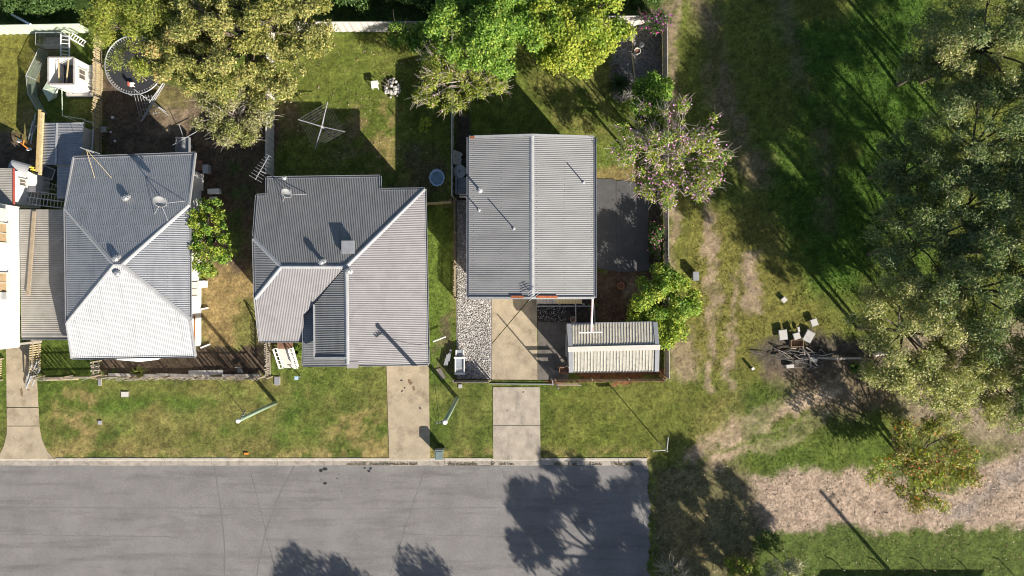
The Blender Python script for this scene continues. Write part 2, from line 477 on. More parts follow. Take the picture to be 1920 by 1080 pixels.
    paint(pol([(1112, 505), (1242, 495), (1242, 620), (1112, 620)], 6), C_DIRT * np.array((1.0, .9, .85)), 0)
    paint(pol([(1165, 520), (1215, 520), (1215, 560), (1165, 560)], 8) * .7, C_TAN * 0.85, 0)
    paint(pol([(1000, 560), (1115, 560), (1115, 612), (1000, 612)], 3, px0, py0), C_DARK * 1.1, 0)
    paint(pol([(1030, 690), (1242, 690), (1242, 714), (1030, 714)], 4), C_DIRT * np.array((1.3, .85, .6)), 0)
    paint(pol([(1216, 335), (1242, 335), (1242, 520), (1216, 520)], 3, px0, py0), C_DARK, 0)  # shade of the east fence painted into the soil colour
    # ---- reserve right of the houses: dry grass, wheel tracks, lush patch, litter under the gums
    paint(pol([(1250, -60), (2100, -60), (2100, 900), (1250, 700)], 20), (0.108, 0.124, 0.026), 1)
    paint(pol([(1280, 380), (1560, 400), (1560, 700), (1280, 700)], 40) * 0.5, (0.19, 0.155, 0.045), 1)
    paint(pol([(1470, -80), (1745, -80), (1760, 260), (1700, 520), (1520, 560), (1430, 330)], 40) * sstep(n1, .3, .55), C_LUSH, 1.3)
    paint(pol([(1640, 430), (1760, 380), (1760, 560), (1640, 560)], 30) * .6, C_LUSH * 1.1, 1.3)
    trk = lambda pts, w, s: sstep(w - lined(px, py, pts), -s, s) * (0.45 + 0.55 * sstep(n2, .3, .55))
    paint(trk([(1262, -40), (1258, 120), (1262, 330), (1262, 500)], 10, 9) * .9, C_TAN * .72, .15)
    paint(trk([(1300, -40), (1330, 60), (1370, 210), (1420, 330)], 22, 20) * .75, C_DIRT * 1.35, .25)
    paint(trk([(1440, -40), (1480, 60), (1500, 150)], 16, 14) * .5, C_DIRT * 1.3, .3)
    paint(trk([(1330, 390), (1338, 470), (1340, 560), (1330, 720)], 8, 7) * .95, C_TAN * .85, .2)
    paint(trk([(1378, 520), (1376, 640), (1365, 720)], 8, 7) * .95, C_TAN * .85, .2)
    paint(trk([(1545, 230), (1550, 420)], 12, 14) * .6, C_DIRT * 1.2, .3)
    paint(pol([(1400, 480), (1426, 475), (1424, 590), (1398, 590)], 9), C_TAN * .82, .05)
    paint(pol([(1330, 395), (1350, 400), (1345, 490), (1320, 480)], 8) * .9, C_TAN * .85, .1)
    paint(pol([(1250, 625), (1300, 620), (1310, 705), (1250, 705)], 14) * .8, C_TAN * .8, .3)
    paint(pol([(1420, 640), (1560, 625), (1660, 650), (1640, 705), (1440, 700)], 14) * .95, C_DARK * 1.3, .15)
    paint(pol([(1430, 690), (1690, 670), (1680, 770), (1560, 800), (1450, 730)], 18) * .85, C_DIRT * 1.25, .2)
    paint(trk([(1300, 860), (1400, 800), (1480, 760), (1580, 730)], 17, 10) * 1.1, C_TAN * 1.0, .15)
    paint(trk([(1340, 880), (1430, 835), (1560, 780)], 12, 8) * 1.05, C_TAN * .95, .15)
    paint(pol([(1400, 800), (1640, 770), (1700, 880), (1400, 890)], 25) * .55, C_LAWN * 1.1, 1)
    paint(pol([(1370, 700), (1480, 715), (1420, 800), (1380, 790)], 20) * .4, C_LUSH, 1)
    paint(pol([(1690, 610), (1990, 600), (1990, 860), (1700, 800)], 30) * .8, C_LIT * .8, .3, .8)
    paint(pol([(1380, 895), (1470, 885), (1640, 880), (1700, 900), (1780, 930), (1860, 860), (2000, 830), (2000, 985), (1430, 1000), (1390, 960)], 12), C_LIT, .05, 1)
    paint(pol([(1225, 870), (1400, 880), (1430, 1000), (1400, 1100), (1225, 1100)], 12) * .8, C_DIRT * 1.0 + C_LAWN * .25, .6, .25)
    paint(pol([(1250, 960), (1330, 960), (1320, 1050), (1260, 1050)], 20) * .5, C_STRAW * .7, .8)
    paint(pol([(1420, 1000), (2000, 985), (2000, 1300), (1420, 1300)], 10), (0.078, 0.104, 0.024), 1, .1)
    paint(trk([(1960, 835), (1890, 900), (1800, 965)], 16, 12) * .6, C_GREY * 1.1, .05, .6)
    # ---- strip behind the back fences: dark weedy growth
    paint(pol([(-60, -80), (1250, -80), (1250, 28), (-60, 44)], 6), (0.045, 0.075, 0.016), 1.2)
    # overgrown dark verge next to road end
    paint(pol([(1290, 775), (1400, 700), (1380, 800), (1300, 850)], 16) * .4, C_DRY, .8)
    col = col * (0.42 + 1.16 * n3)[..., None] * (0.7 + 0.6 * n2)[..., None]
    return col, grass, lit

KERB_Y = (540 - 861.2) / PXM
ROAD_END = (1214 - 960) / PXM
def ground_z(X, Y):
    south = sstep(KERB_Y - Y, -0.02, 0.1)
    far = 1 - sstep(X - ROAD_END, 0.2, 5.0)
    back = 1 - sstep(-22.9 - Y, -0.1, 0.5)
    return -0.15 * south * far * back + (fbm(X, Y, 1.3, 71) - 0.5) * 0.03 * (1 - south * far)

def axis(a, b, st, out):
    core = np.arange(a, b + st / 2, st)
    ext = np.cumsum(np.geomspace(st * 2, 60, out))
    return np.concatenate([(a - ext)[::-1], core, b + ext])
xs = axis(-44, 44, 0.16, 18); ys = axis(-27, 26, 0.16, 18)
GX, GY = np.meshgrid(xs, ys)
gc, gg, gl = ground_colour(GX, GY)
gz = ground_z(GX, GY)
nx, ny = len(xs), len(ys)
gme = bpy.data.meshes.new("ground")
idx = np.arange(nx * ny).reshape(ny, nx)
quads = np.stack([idx[:-1, :-1], idx[:-1, 1:], idx[1:, 1:], idx[1:, :-1]], -1).reshape(-1, 4)
gme.vertices.add(nx * ny)
gme.vertices.foreach_set("co", np.stack([GX, GY, gz], -1).astype(np.float32).ravel())
gme.loops.add(quads.size)
gme.loops.foreach_set("vertex_index", quads.astype(np.int32).ravel())
gme.polygons.add(len(quads))
gme.polygons.foreach_set("loop_start", np.arange(0, quads.size, 4, dtype=np.int32))
gme.polygons.foreach_set("loop_total", np.full(len(quads), 4, dtype=np.int32))
ga = gme.attributes.new("Col", 'FLOAT_COLOR', 'POINT')
c4 = np.ones((nx * ny, 4), dtype=np.float32); c4[:, :3] = gc.reshape(-1, 3)
ga.data.foreach_set("color", c4.ravel())
gme.polygons.foreach_set("use_smooth", [True] * len(quads))
gme.update()
gme.materials.append(M['ground'])
ground = bpy.data.objects.new("ground", gme)
COL.objects.link(ground)
ground["kind"] = "structure"
ORI["ground"] = Vector((0, 0, 0))

# paved or built-over areas where nothing grows (photograph pixels, ground level)
PAVED = [[(-400, 864), (1214, 864), (1214, 1110), (-400, 1110)],
         [(12, 650), (66, 645), (74, 790), (102, 864), (-4, 864), (12, 800)],
         [(724, 680), (804, 680), (807, 864), (729, 864)], [(922, 550), (1066, 550), (1066, 712), (922, 712)],
         [(924, 712), (1013, 712), (1014, 864), (924, 864)], [(1112, 336), (1224, 352), (1219, 500), (1112, 515)],
         [(855, 375), (922, 375), (922, 712), (855, 712)], [(886, 275), (1104, 275), (1104, 548), (886, 548)],
         [(515, 345), (790, 370), (790, 680), (515, 640)], [(175, 310), (372, 305), (372, 665), (175, 665)],
         [(1066, 608), (1226, 608), (1226, 694), (1066, 694)], [(855, 215), (882, 215), (882, 560), (855, 560)],
         [(1143, 60), (1242, 60), (1242, 190), (1143, 190)]]
def paved(X, Y, grow=0):
    px = 960 + X * PXM; py = 540 - Y * PXM
    m = np.zeros(X.shape, bool)
    for p in PAVED: m |= psd(px, py, p) > -grow
    return m

def blades(n, size, seed, keep, lean=0.5):
    r = np.random.default_rng(seed)
    X = r.uniform(-41, 41, n); Y = r.uniform(-23.5, 23.5, n)
    c, g, l = ground_colour(X, Y)
    ok = (r.random(n) < keep(g, l, X, Y)) & ~paved(X, Y, 1)
    X, Y, c, g = X[ok], Y[ok], c[ok], g[ok]
    n = len(X)
    z = ground_z(X, Y)
    hgt = size * r.uniform(0.5, 1.3, n) * np.clip(g, .4, 1.5)
    a = r.uniform(0, 2 * np.pi, n); a2 = r.uniform(0, 2 * np.pi, n)
    w = 0.012 + 0.2 * hgt
    ux, uy = np.cos(a) * w, np.sin(a) * w
    lx, ly = np.cos(a2) * hgt * lean, np.sin(a2) * hgt * lean
    v = np.empty((n, 3, 3))
    v[:, 0] = np.stack([X - ux, Y - uy, z], -1); v[:, 1] = np.stack([X + ux, Y + uy, z], -1)
    v[:, 2] = np.stack([X + lx, Y + ly, z + hgt], -1)
    f = r.uniform(0.55, 2.3, n)[:, None] * c * np.array((1.05, 1.1, 0.95))
    return v.reshape(-1, 3), np.repeat(f, 3, 0)
v, c = blades(330000, 0.06, 101, lambda g, l, X, Y: np.clip(g, 0, 1))
o = bpy.data.objects.new("grass", np_mesh("grass", v, 3, M['tuft'], c)); COL.objects.link(o)
top_tag(o, "short green and straw coloured lawn grass over yards and verge", "grass", kind="stuff")
def rough_keep(g, l, X, Y):
    px = 960 + X * PXM; py = 540 - Y * PXM
    return (((px > 1290) & (py < 880)) | (py < 30)) * np.clip(g - .25, 0, 1) * (.35 + .65 * sstep(fbm(X, Y, 1.1, 91), .35, .65))
v, c = blades(240000, 0.10, 103, rough_keep, 0.8)
o = bpy.data.objects.new("rough_grass", np_mesh("rough_grass", v, 3, M['tuft'], c)); COL.objects.link(o)
top_tag(o, "long rough grass and weeds on the reserve beside the gum trees", "grass", kind="stuff")
# fallen leaves
r = np.random.default_rng(105)
n = 90000
X = r.uniform(-41, 41, n); Y = r.uniform(-23.5, 23.5, n)
c, g, l = ground_colour(X, Y)
ok = (r.random(n) < l * 0.9) & ~paved(X, Y)
X, Y = X[ok], Y[ok]; n = len(X)
px = 960 + X * PXM
z = ground_z(X, Y) + r.uniform(0.03, 0.10, n)
a = r.uniform(0, 2 * np.pi, n); s = r.uniform(0.035, 0.085, n)
tl = r.uniform(-.6, .6, n)
v = np.empty((n, 4, 3))
for k, (du, dv) in enumerate(((-1, 0), (0, -.45), (1, 0), (0, .45))):
    v[:, k, 0] = X + s * (du * np.cos(a) - dv * np.sin(a)); v[:, k, 1] = Y + s * (du * np.sin(a) + dv * np.cos(a))
    v[:, k, 2] = z + s * dv * tl + s * du * tl * .5
pal = np.array([(0.42, 0.30, 0.22), (0.34, 0.25, 0.19), (0.52, 0.41, 0.32), (0.20, 0.13, 0.09), (0.30, 0.17, 0.11)])
c = pal[r.integers(0, 5, n)] * r.uniform(.7, 1.2, n)[:, None]
o = bpy.data.objects.new("leaf_litter", np_mesh("leaf_litter", v.reshape(-1, 3), 4, M['litter'], np.repeat(c, 4, 0))); COL.objects.link(o)
top_tag(o, "tan fallen leaves scattered on the ground under the trees", "leaf litter", kind="stuff")

# leaf and grit drift lying in the gutter
n = 2600
X = (r.uniform(640, 1214, n) + r.normal(0, 30, n) - 960) / PXM; Y = (540 - (872.5 - np.abs(r.normal(0, 2.6, n)))) / PXM
X = np.minimum(X, 10.1); z = np.full(n, -0.075) + r.uniform(0, .02, n); s = r.uniform(.02, .055, n); a = r.uniform(0, 6.28, n)
keep = fbm(X, Y * 0, .9, 301) > .5
X, Y, z, s, a = X[keep], Y[keep], z[keep], s[keep], a[keep]; n = len(X)
v = np.empty((n, 4, 3))
for k, (du, dv) in enumerate(((-1, 0), (0, -.5), (1, 0), (0, .5))):
    v[:, k, 0] = X + s * (du * np.cos(a) - dv * np.sin(a)); v[:, k, 1] = Y + s * (du * np.sin(a) + dv * np.cos(a)); v[:, k, 2] = z
c = np.array([(0.12, 0.08, 0.05), (0.05, 0.04, 0.03), (0.09, 0.09, 0.03)])[r.integers(0, 3, n)]
o = bpy.data.objects.new("gutter_debris", np_mesh("gutter_debris", v.reshape(-1, 3), 4, M['litter'], np.repeat(c, 4, 0))); COL.objects.link(o)
top_tag(o, "dark leaves and grit lying along the road gutter", "leaf litter", kind="stuff")

# ------------------------------------------------------------------ road, kerb, driveways
def sheet(name, polypx, z0, z1, m, parent=None, kind=None):
    mb = MB(); mb.prism([G(*p) for p in polypx], z0, z1)
    o = mb.build(name, m, parent)
    if kind: o["kind"] = kind
    return o
road_e = [(1216 + 16 * (float(fbm(np.array(0.), np.array(k * .1), .9, 401)) - .5) + 9 * (float(fbm(np.array(3.), np.array(k * .1), .16, 411)) - .5), 874 + k * 2.4) for k in range(100)]
road = sheet("road", [(-700, 871)] + road_e + [(-700, 1112)], -0.16, -0.105, M['asphalt'], kind="structure")
def ribbon(name, pts, w, m, z=-0.1015, parent=road):
    mb = MB()
    pts = [G(*p) for p in pts]
    L = []; R = []
    for i, p in enumerate(pts):
        d = pts[min(i + 1, len(pts) - 1)] - pts[max(i - 1, 0)]
        nrm = Vector((-d.y, d.x, 0)).normalized()
        ww = w * random.uniform(.5, 1.3) / 2
        L.append((p + nrm * ww)); R.append((p - nrm * ww))
    n = len(pts)
    mb.add([(p.x, p.y, z) for p in L + R], [(i, i + 1, n + i + 1, n + i) for i in range(n - 1)])
    return mb.build(name, m, parent)
def curve_pts(a, b, bend=0, n=14, jit=0.6):
    out = []
    for i in range(n + 1):
        t = i / n
        nx_, ny_ = -(b[1] - a[1]), (b[0] - a[0])
        k = bend * 4 * t * (1 - t)
        out.append((a[0] + (b[0] - a[0]) * t + nx_ * k + random.uniform(-jit, jit), a[1] + (b[1] - a[1]) * t + ny_ * k + random.uniform(-jit, jit)))
    return out
ribbon("wide_road_mark", curve_pts((399, 874), (420, 1080), -.03), .13, M['road_mark'])  # wide darker bands running across the asphalt
ribbon("wide_road_mark", curve_pts((551, 874), (480, 1080), .05), .13, M['road_mark'])
ribbon("thin_road_line", curve_pts((466, 874), (518, 1080), 0, 24, .5), .035, M['road_line'], -.1)  # thin dark lines running across the asphalt
ribbon("thin_road_line", curve_pts((797, 876), (730, 1080), 0, 24, .5), .03, M['road_line'], -.1)
for a, b in (((-300, 952), (700, 954)), ((700, 954), (960, 953)), ((0, 1003), (330, 1008)), ((760, 1003), (950, 1007))):
    ribbon("paving_seam", curve_pts(a, b, 0, 40, .7), .04, M['road_mark'], -.1008)
mpatch = mat("pale_road_patch", (0.178, 0.168, 0.162), .9, .2, 2.5, .4, 90)
mdark = mat("dark_road_patch", (0.115, 0.109, 0.110), .9, .2, 2.5, .4, 90)
def blob(name, cx, cy, rx, ry, m, z, n=26, irr=.25):
    mb = MB()
    ph = [random.uniform(0, 6.28) for _ in range(4)]
    poly = []
    for k in range(n):
        a = 2 * math.pi * k / n
        rr = 1 + irr * (.5 * math.sin(2 * a + ph[0]) + .35 * math.sin(5 * a + ph[1]) + .3 * math.sin(9 * a + ph[2]))
        p = G(cx + rx * rr * math.cos(a), cy + ry * rr * math.sin(a))
        poly.append((p.x, p.y, z))
    mb.add(poly, [tuple(reversed(range(n)))])
    return mb.build(name, m, road)
for (x, y, r_) in ((601, 883, 4), (609, 880, 4.5), (694, 879, 3), (683, 878, 2.2), (691, 884, 3), (609, 907, 3.5), (631, 898, 1.6), (640, 921, 1.2), (655, 898, 1), (601, 900, 1), (634, 890, 1)):
    blob("oil_spot", x, y, r_, r_ * .75, M['oil'], -.0992, 10)

# kerb and channel
kerb = sheet("kerb", [(-700, 857.2), (1216, 857.6), (1216, 858.6), (-700, 858.2)], -0.14, 0.0, M['kerb'], kind="structure")
jx_ = [-700, -500, -360, -250, -130, 0, 104, 156, 199, 307, 396, 519, 624, 731, 806, 833, 922, 1014, 1097, 1160, 1214]
for i in range(len(jx_) - 1):
    a, b = jx_[i] + .35, jx_[i + 1] - .35
    mb = MB(); mb.prism([G(*p) for p in ((a, 864.2), (b, 864.2), (b, 873.4 + random.uniform(-.6, .6)), (a, 873.4 + random.uniform(-.6, .6)))], -0.16, -0.085)
    mb.build("channel_slab", M['kerb'], kerb)
    low = (jx_[i] >= 922 and jx_[i] < 1014) or jx_[i] == 731 or jx_[i + 1] <= 104 and jx_[i] >= 0
    mb = MB()
    top = -0.04 if low else random.uniform(.03, .045)
    y0, y1, y2 = G(0, 858.8).y, G(0, 862.0).y, G(0, 864.0).y
    xa, xb = G(a, 0).x, G(b, 0).x
    vs = [(xa, y0, -.14), (xa, y0, top), (xa, y1, top), (xa, y2, -.088), (xa, y2, -.14)]
    vs += [(xb,) + v_[1:] for v_ in vs]
    mb.add(vs, [(0, 1, 2, 3, 4), (9, 8, 7, 6, 5)] + [(k, 5 + k, 5 + (k + 1) % 5, (k + 1) % 5) for k in range(5)])
    mb.build("kerb_stone", M['kerbtop'], kerb)

def slabs(name, m, polys, z=0.035):
    o = sheet(name, polys[0], -0.05, z, m, kind="structure")
    for p in polys[1:]:
        sheet("slab", p, -0.05, z + random.uniform(-.004, .004), m, o)
    return o
slabs("driveway", M['conc'], [[(12, 650), (66, 644), (72, 763.2), (13, 763.2)], [(13, 764.6), (72, 764.6), (74, 798), (14, 798)],
      [(14, 799.3), (74, 799.3), (78, 822), (88, 845), (103, 861), (-4, 861), (8, 835), (13, 815)]])
slabs("driveway", M['conc'], [[(724.5, 678), (803.5, 678), (806.5, 862), (730, 862)]])
slabs("driveway", M['conc'], [[(922.5, 545), (1005, 545), (922.5, 643)], [(1006.6, 546), (1008, 712), (922.5, 712), (922.5, 645)]])
slabs("driveway", M['conc_dark'], [[(1009, 604), (1066, 604), (1066, 652), (1009, 652)], [(1009, 653.2), (1066, 653.2), (1066, 712), (1009, 712)]], .03)
slabs("driveway", M['conc_grey'], [[(924.5, 726), (1012, 726), (1012.8, 797), (924.8, 797)], [(924.8, 798), (1012.8, 798), (1013.5, 862), (925, 862)]])
dw = [o_ for o_ in COL.objects if o_.name.startswith("driveway")]
def stain(par, cx, cy, rx, ry, m, z=.0425):
    ob = blob("stain", cx, cy, rx, ry, m, z, 18, .5); ob.parent = par
m_st = mat("rust_brown_stain", (0.15, 0.10, 0.055), .9, .4, 6)
for (x, y, a_, b_, m_) in ((753, 713, 2, 1.6, M['oil']), (759, 727, 1.6, 1.4, M['oil']), (754, 733, 2, 1.4, M['oil']), (769, 716, 4, 5, m_st), (776, 728, 3, 4, m_st), (788, 765, 1.5, 2, M['oil'])): stain(dw[1], x, y, a_, b_, m_)
for (x, y, a_, b_, m_) in ((41, 735, 3, 7, m_st), (54, 731, 2, 1.5, m_st)): stain(dw[0], x, y, a_, b_, m_)
for (x, y, a_, b_, m_) in ((981, 735, 2, 1.5, m_st), (951, 770, 1.5, 1, m_st)): stain(dw[4], x, y, a_, b_, m_)
# charcoal patio
pat = []
for k in range(9):
    t = k / 8; pat.append((1112 + 110 * t, 336 + 16 * t - 6 * math.sin(math.pi * t)))
for k in range(7):
    t = k / 6; pat.append((1222 - 4 * t - 5 * math.sin(math.pi * t), 356 + 150 * t))
for k in range(7):
    t = k / 6; pat.append((1210 - 98 * t, 512 - 8 * t + 6 * math.sin(math.pi * t) - 4))
lft = [p for p in pat if p[0] <= 1155]; 
slabs("patio", M['patio'], [[p for p in pat[:4]] + [(1154.6, 340), (1154.6, 509)] + [p for p in pat[-4:] if p[0] < 1154], [(1155.4, 340)] + [p for p in pat if p[0] > 1156] + [(1155.4, 509)]], .04)
# stone beds
def stones(name, polypx, n, s0, s1, m, label, flat=.6, seed=5):
    r = np.random.default_rng(seed)
    xs_ = [p[0] for p in polypx]; ys_ = [p[1] for p in polypx]
    px = r.uniform(min(xs_), max(xs_), n); py = r.uniform(min(ys_), max(ys_), n)
    ok = psd(px, py, polypx) > 1
    px, py = px[ok], py[ok]; n = len(px)
    X = (px - 960) / PXM; Y = (540 - py) / PXM
    S = r.uniform(s0, s1, n)
    base = np.array([(1, 0, 0), (0, 1, 0), (-1, 0, 0), (0, -1, 0), (0, 0, 1), (.7, .7, .5), (-.7, .7, .5), (-.7, -.7, .5), (.7, -.7, .5)], float)
    T = [(4, 5, 6), (4, 6, 7), (4, 7, 8), (4, 8, 5), (0, 1, 5), (1, 2, 6), (2, 3, 7), (3, 0, 8), (5, 1, 6), (6, 2, 7), (7, 3, 8), (8, 0, 5)]
    V = np.repeat(base[None], n, 0) * r.uniform(.65, 1.25, (n, 9, 3)) * S[:, None, None]
    V[..., 2] *= flat
    a = r.uniform(0, 6.28, n)
    ca, sa = np.cos(a)[:, None], np.sin(a)[:, None]
    x = V[..., 0] * ca - V[..., 1] * sa * .75; y = V[..., 0] * sa + V[..., 1] * ca * .75
    V[..., 0] = x + X[:, None]; V[..., 1] = y + Y[:, None]; V[..., 2] += r.uniform(.01, .05, n)[:, None]
    tri = V[:, np.array(T)]
    o = bpy.data.objects.new(name, np_mesh(name, tri.reshape(-1, 3), 3, m))
    COL.objects.link(o)
    top_tag(o, label, "stones", kind="stuff")
sheet("gravel_path", [(856, 375), (921.8, 375), (921.8, 711), (856, 711)], -.05, .012, M['stone_grey'], kind="structure")
stones("river_stones", [(857, 377), (921, 560), (921, 711), (857, 711)], 6200, .028, .068, M['stone'], "bed of white river stones left of the gable house driveway")
stones("river_stones", [(857, 377), (884, 377), (921, 560), (857, 700)], 1900, .028, .068, M['stone'], "white stones along the west wall of the gable house", seed=6)
stones("river_stones", [(857, 377), (884, 377), (921, 560), (921, 711), (857, 711)], 3600, .03, .075, M['stone_grey'], "grey stones mixed through the white stone bed", seed=16)
stones("pebbles", [(1145, 62), (1240, 60), (1240, 190), (1150, 186)], 3800, .025, .07, M['stone_grey'], "grey pebbles in the back corner beside the bougainvillea", seed=8)
stones("pebbles", [(1006, 575), (1062, 570), (1062, 604), (1006, 604)], 170, .02, .05, M['stone'], "white pebbles scattered below the front deck", seed=9)

# ------------------------------------------------------------------ corrugated roofs
def clip_half(poly, ax, lim, keep_greater):
    out = []
    n = len(poly)
    for i in range(n):
        a, b = poly[i], poly[(i + 1) % n]
        ua = a[0] * ax[0] + a[1] * ax[1] - lim; ub = b[0] * ax[0] + b[1] * ax[1] - lim
        if not keep_greater: ua, ub = -ua, -ub
        if ua >= 0: out.append(a)
        if (ua > 0 > ub) or (ua < 0 < ub):
            t = ua / (ua - ub)
            out.append((a[0] + (b[0] - a[0]) * t, a[1] + (b[1] - a[1]) * t))
    return out
def plane_of(pts):
    A = np.array([(p[0], p[1], 1) for p in pts]); z = np.array([p[2] for p in pts])
    s, *_ = np.linalg.lstsq(A, z, rcond=None)
    return s
def slope(pts, run, m, parent, pitch=.115, amp=.009, sheet_w=.85, kind='sine', seg=6, name="roof_sheet", lift=0.0):
    """corrugated sheets over the 3D polygon pts; run = plan direction of the corrugations"""
    s = plane_of(pts)
    run = Vector(run).normalized()
    ax = (-run.y, run.x)
    poly = [(p[0], p[1]) for p in pts]
    us = [p[0] * ax[0] + p[1] * ax[1] for p in poly]
    u0, u1 = min(us), max(us)
    ns = max(1, round((u1 - u0) / sheet_w))
    w = (u1 - u0) / ns
    per = max(1, round(w / pitch))
    made = []
    for k in range(ns):
        mb = MB()
        off = lift + (k % 2) * .004 + random.uniform(0, .003)
        tilt = random.uniform(-.003, .003)
        for j in range(per * seg):
            a = u0 + k * w + w * j / (per * seg); b = u0 + k * w + w * (j + 1) / (per * seg)
            q = clip_half(clip_half(poly, ax, a, True), ax, b, False)
            if len(q) < 3: continue
            vs = []
            for (x, y) in q:
                u = x * ax[0] + y * ax[1]
                ph = ((u - u0 - k * w) / w * per) % 1.0
                if abs(u - b) < 1e-6: ph = ((j + 1) / seg) % 1.0
                if kind == 'sine': hgt = amp * math.cos(2 * math.pi * ph)
                else:
                    d = min(ph, 1 - ph); hgt = amp * (1 if d < .1 else max(0, 1 - (d - .1) / .08))
                vs.append((x, y, s[0] * x + s[1] * y + s[2] + hgt + off + tilt * (u - u0 - k * w) / w))
            mb.add(vs, [tuple(range(len(vs)))])
        if mb.v:
            ob = mb.build(name, m, parent)
            me = ob.data
            # consistent upward faces
            if sum(p.normal.z for p in me.polygons) < 0: me.flip_normals()
            made.append(ob)
    return made
def cap(parent, p, q, m=None, w=.26, name="ridge_cap", lift=.035):
    mb = MB(); p = Vector(p) + Vector((0, 0, lift)); q = Vector(q) + Vector((0, 0, lift))
    d = (q - p).normalized(); side = d.cross(Vector((0, 0, 1))).normalized()
    up = Vector((0, 0, 1))
    prof = [(-w / 2, -.05), (-w / 3, -.008), (-.035, .012), (-.03, .045), (.03, .045), (.035, .012), (w / 3, -.008), (w / 2, -.05)]
    vs = [p + side * a + up * b for a, b in prof] + [q + side * a + up * b for a, b in prof]
    n = len(prof)
    mb.add(vs, [(i, i + 1, n + i + 1, n + i) for i in range(n - 1)])
    return mb.build(name, m or M['flash'], parent)
def trim(parent, p, q, m, w=.13, t=.13, name="gutter", lift=0.0):
    mb = MB(); z = Vector((0, 0, lift))
    mb.bar(Vector(p) + z, Vector(q) + z, w, t)
    return mb.build(name, m, parent)
def gutter(parent, p, q, m, name="gutter", w=.15, lift=-.02):
    mb = MB(); p, q = Vector(p) + Vector((0, 0, lift)), Vector(q) + Vector((0, 0, lift))
    d = (q - p).normalized(); side = d.cross(Vector((0, 0, 1))).normalized()
    for (a, b, wa, ta) in ((-w / 2, 0, .02, .12), (w / 2, 0, .02, .12), (0, -.055, w, .01)):
        o = side * a + Vector((0, 0, b))
        mb.bar(p + o, q + o, wa, ta)
    return mb.build(name, m, parent)
def walls(parent, polyxy, z0, z1, m, name="wall"):
    mb = MB(); mb.prism(polyxy, z0, z1)
    return mb.build(name, m, parent)
def window(parent, c, wid, hgt, face, glass=None, name="window"):
    """c centre on wall, face = outward plan normal"""
    f = Vector((face[0], face[1], 0)).normalized(); s = Vector((-f.y, f.x, 0)); up = Vector((0, 0, 1)); c = Vector(c)
    mb = MB()
    for a in (-1, 1):
        mb.frame_box(c + s * a * wid / 2 + f * .03, s * .035, f * .05, up * (hgt / 2 + .035))
        mb.frame_box(c + up * a * hgt / 2 + f * .03, s * (wid / 2 - .036), f * .05, up * .035)
    mb.frame_box(c + f * .03, s * .02, f * .035, up * (hgt / 2 - .036))
    w = mb.build(name, M['cream'], parent)
    for a in (-1, 1):
        g = MB(); g.frame_box(c + s * a * wid / 4 + f * .012, s * (wid / 4 - .025), f * .006, up * (hgt / 2 - .036))
        g.build("pane", glass or M['glass'], w)
    sl = MB(); sl.frame_box(c - up * (hgt / 2 + .07) + f * .06, s * (wid / 2 + .08), f * .07, up * .03)
    sl.build("sill", M['cream'], w)
    return w
def on(pts, px, py, h0=5.0):
    """3D point on the plane of pts seen at pixel px,py"""
    s = plane_of(pts)
    h = h0
    for _ in range(30):
        p = P(px, py, h); h = s[0] * p.x + s[1] * p.y + s[2]
    return P(px, py, h)
def whirlybird(parent, p, r=.2, stem=.35, name="roof_vent"):
    mb = MB(); p = Vector(p)
    mb.lathe(p + Vector((0, 0, -.08)), [(r * 1.6, 0), (r * 1.5, .05), (r * .7, .12), (r * .7, stem)], 14)
    o = mb.build(name, M['flash'], parent)
    h = MB(); prof = []
    for k in range(7):
        a = math.pi * k / 6 * .92 + .1
        prof.append((r * (.45 + .62 * math.sin(a)), stem - .08 + r * 1.5 * (k / 6)))
    h.lathe(p, prof, 18)
    h.build("vent_dome", M['steel'], o)
    for k in range(12):
        a = 2 * math.pi * k / 12
        f = MB()
        d = Vector((math.cos(a), math.sin(a), 0)); t = Vector((-d.y, d.x, 0))
        f.frame_box(p + d * r * 1.05 + Vector((0, 0, stem - .08 + r * .75)), (d + t).normalized() * r * .16, Vector((0, 0, r * .5)), (d - t).normalized() * .006)
        f.build("vane", M['flash'], o)
    return o
def pipe(parent, p, h, r=.045, name="vent_pipe", m=None):
    mb = MB(); p = Vector(p)
    mb.tube([p - Vector((0, 0, .1)), p + Vector((0, 0, h))], r, 8)
    o = mb.build(name, m or M['steel'], parent)
    c = MB(); c.lathe(p, [(r * 3.2, -.03), (r * 2.6, .03), (r * 1.1, .1)], 12); c.build("pipe_flashing", M['flash'], o)
    return o
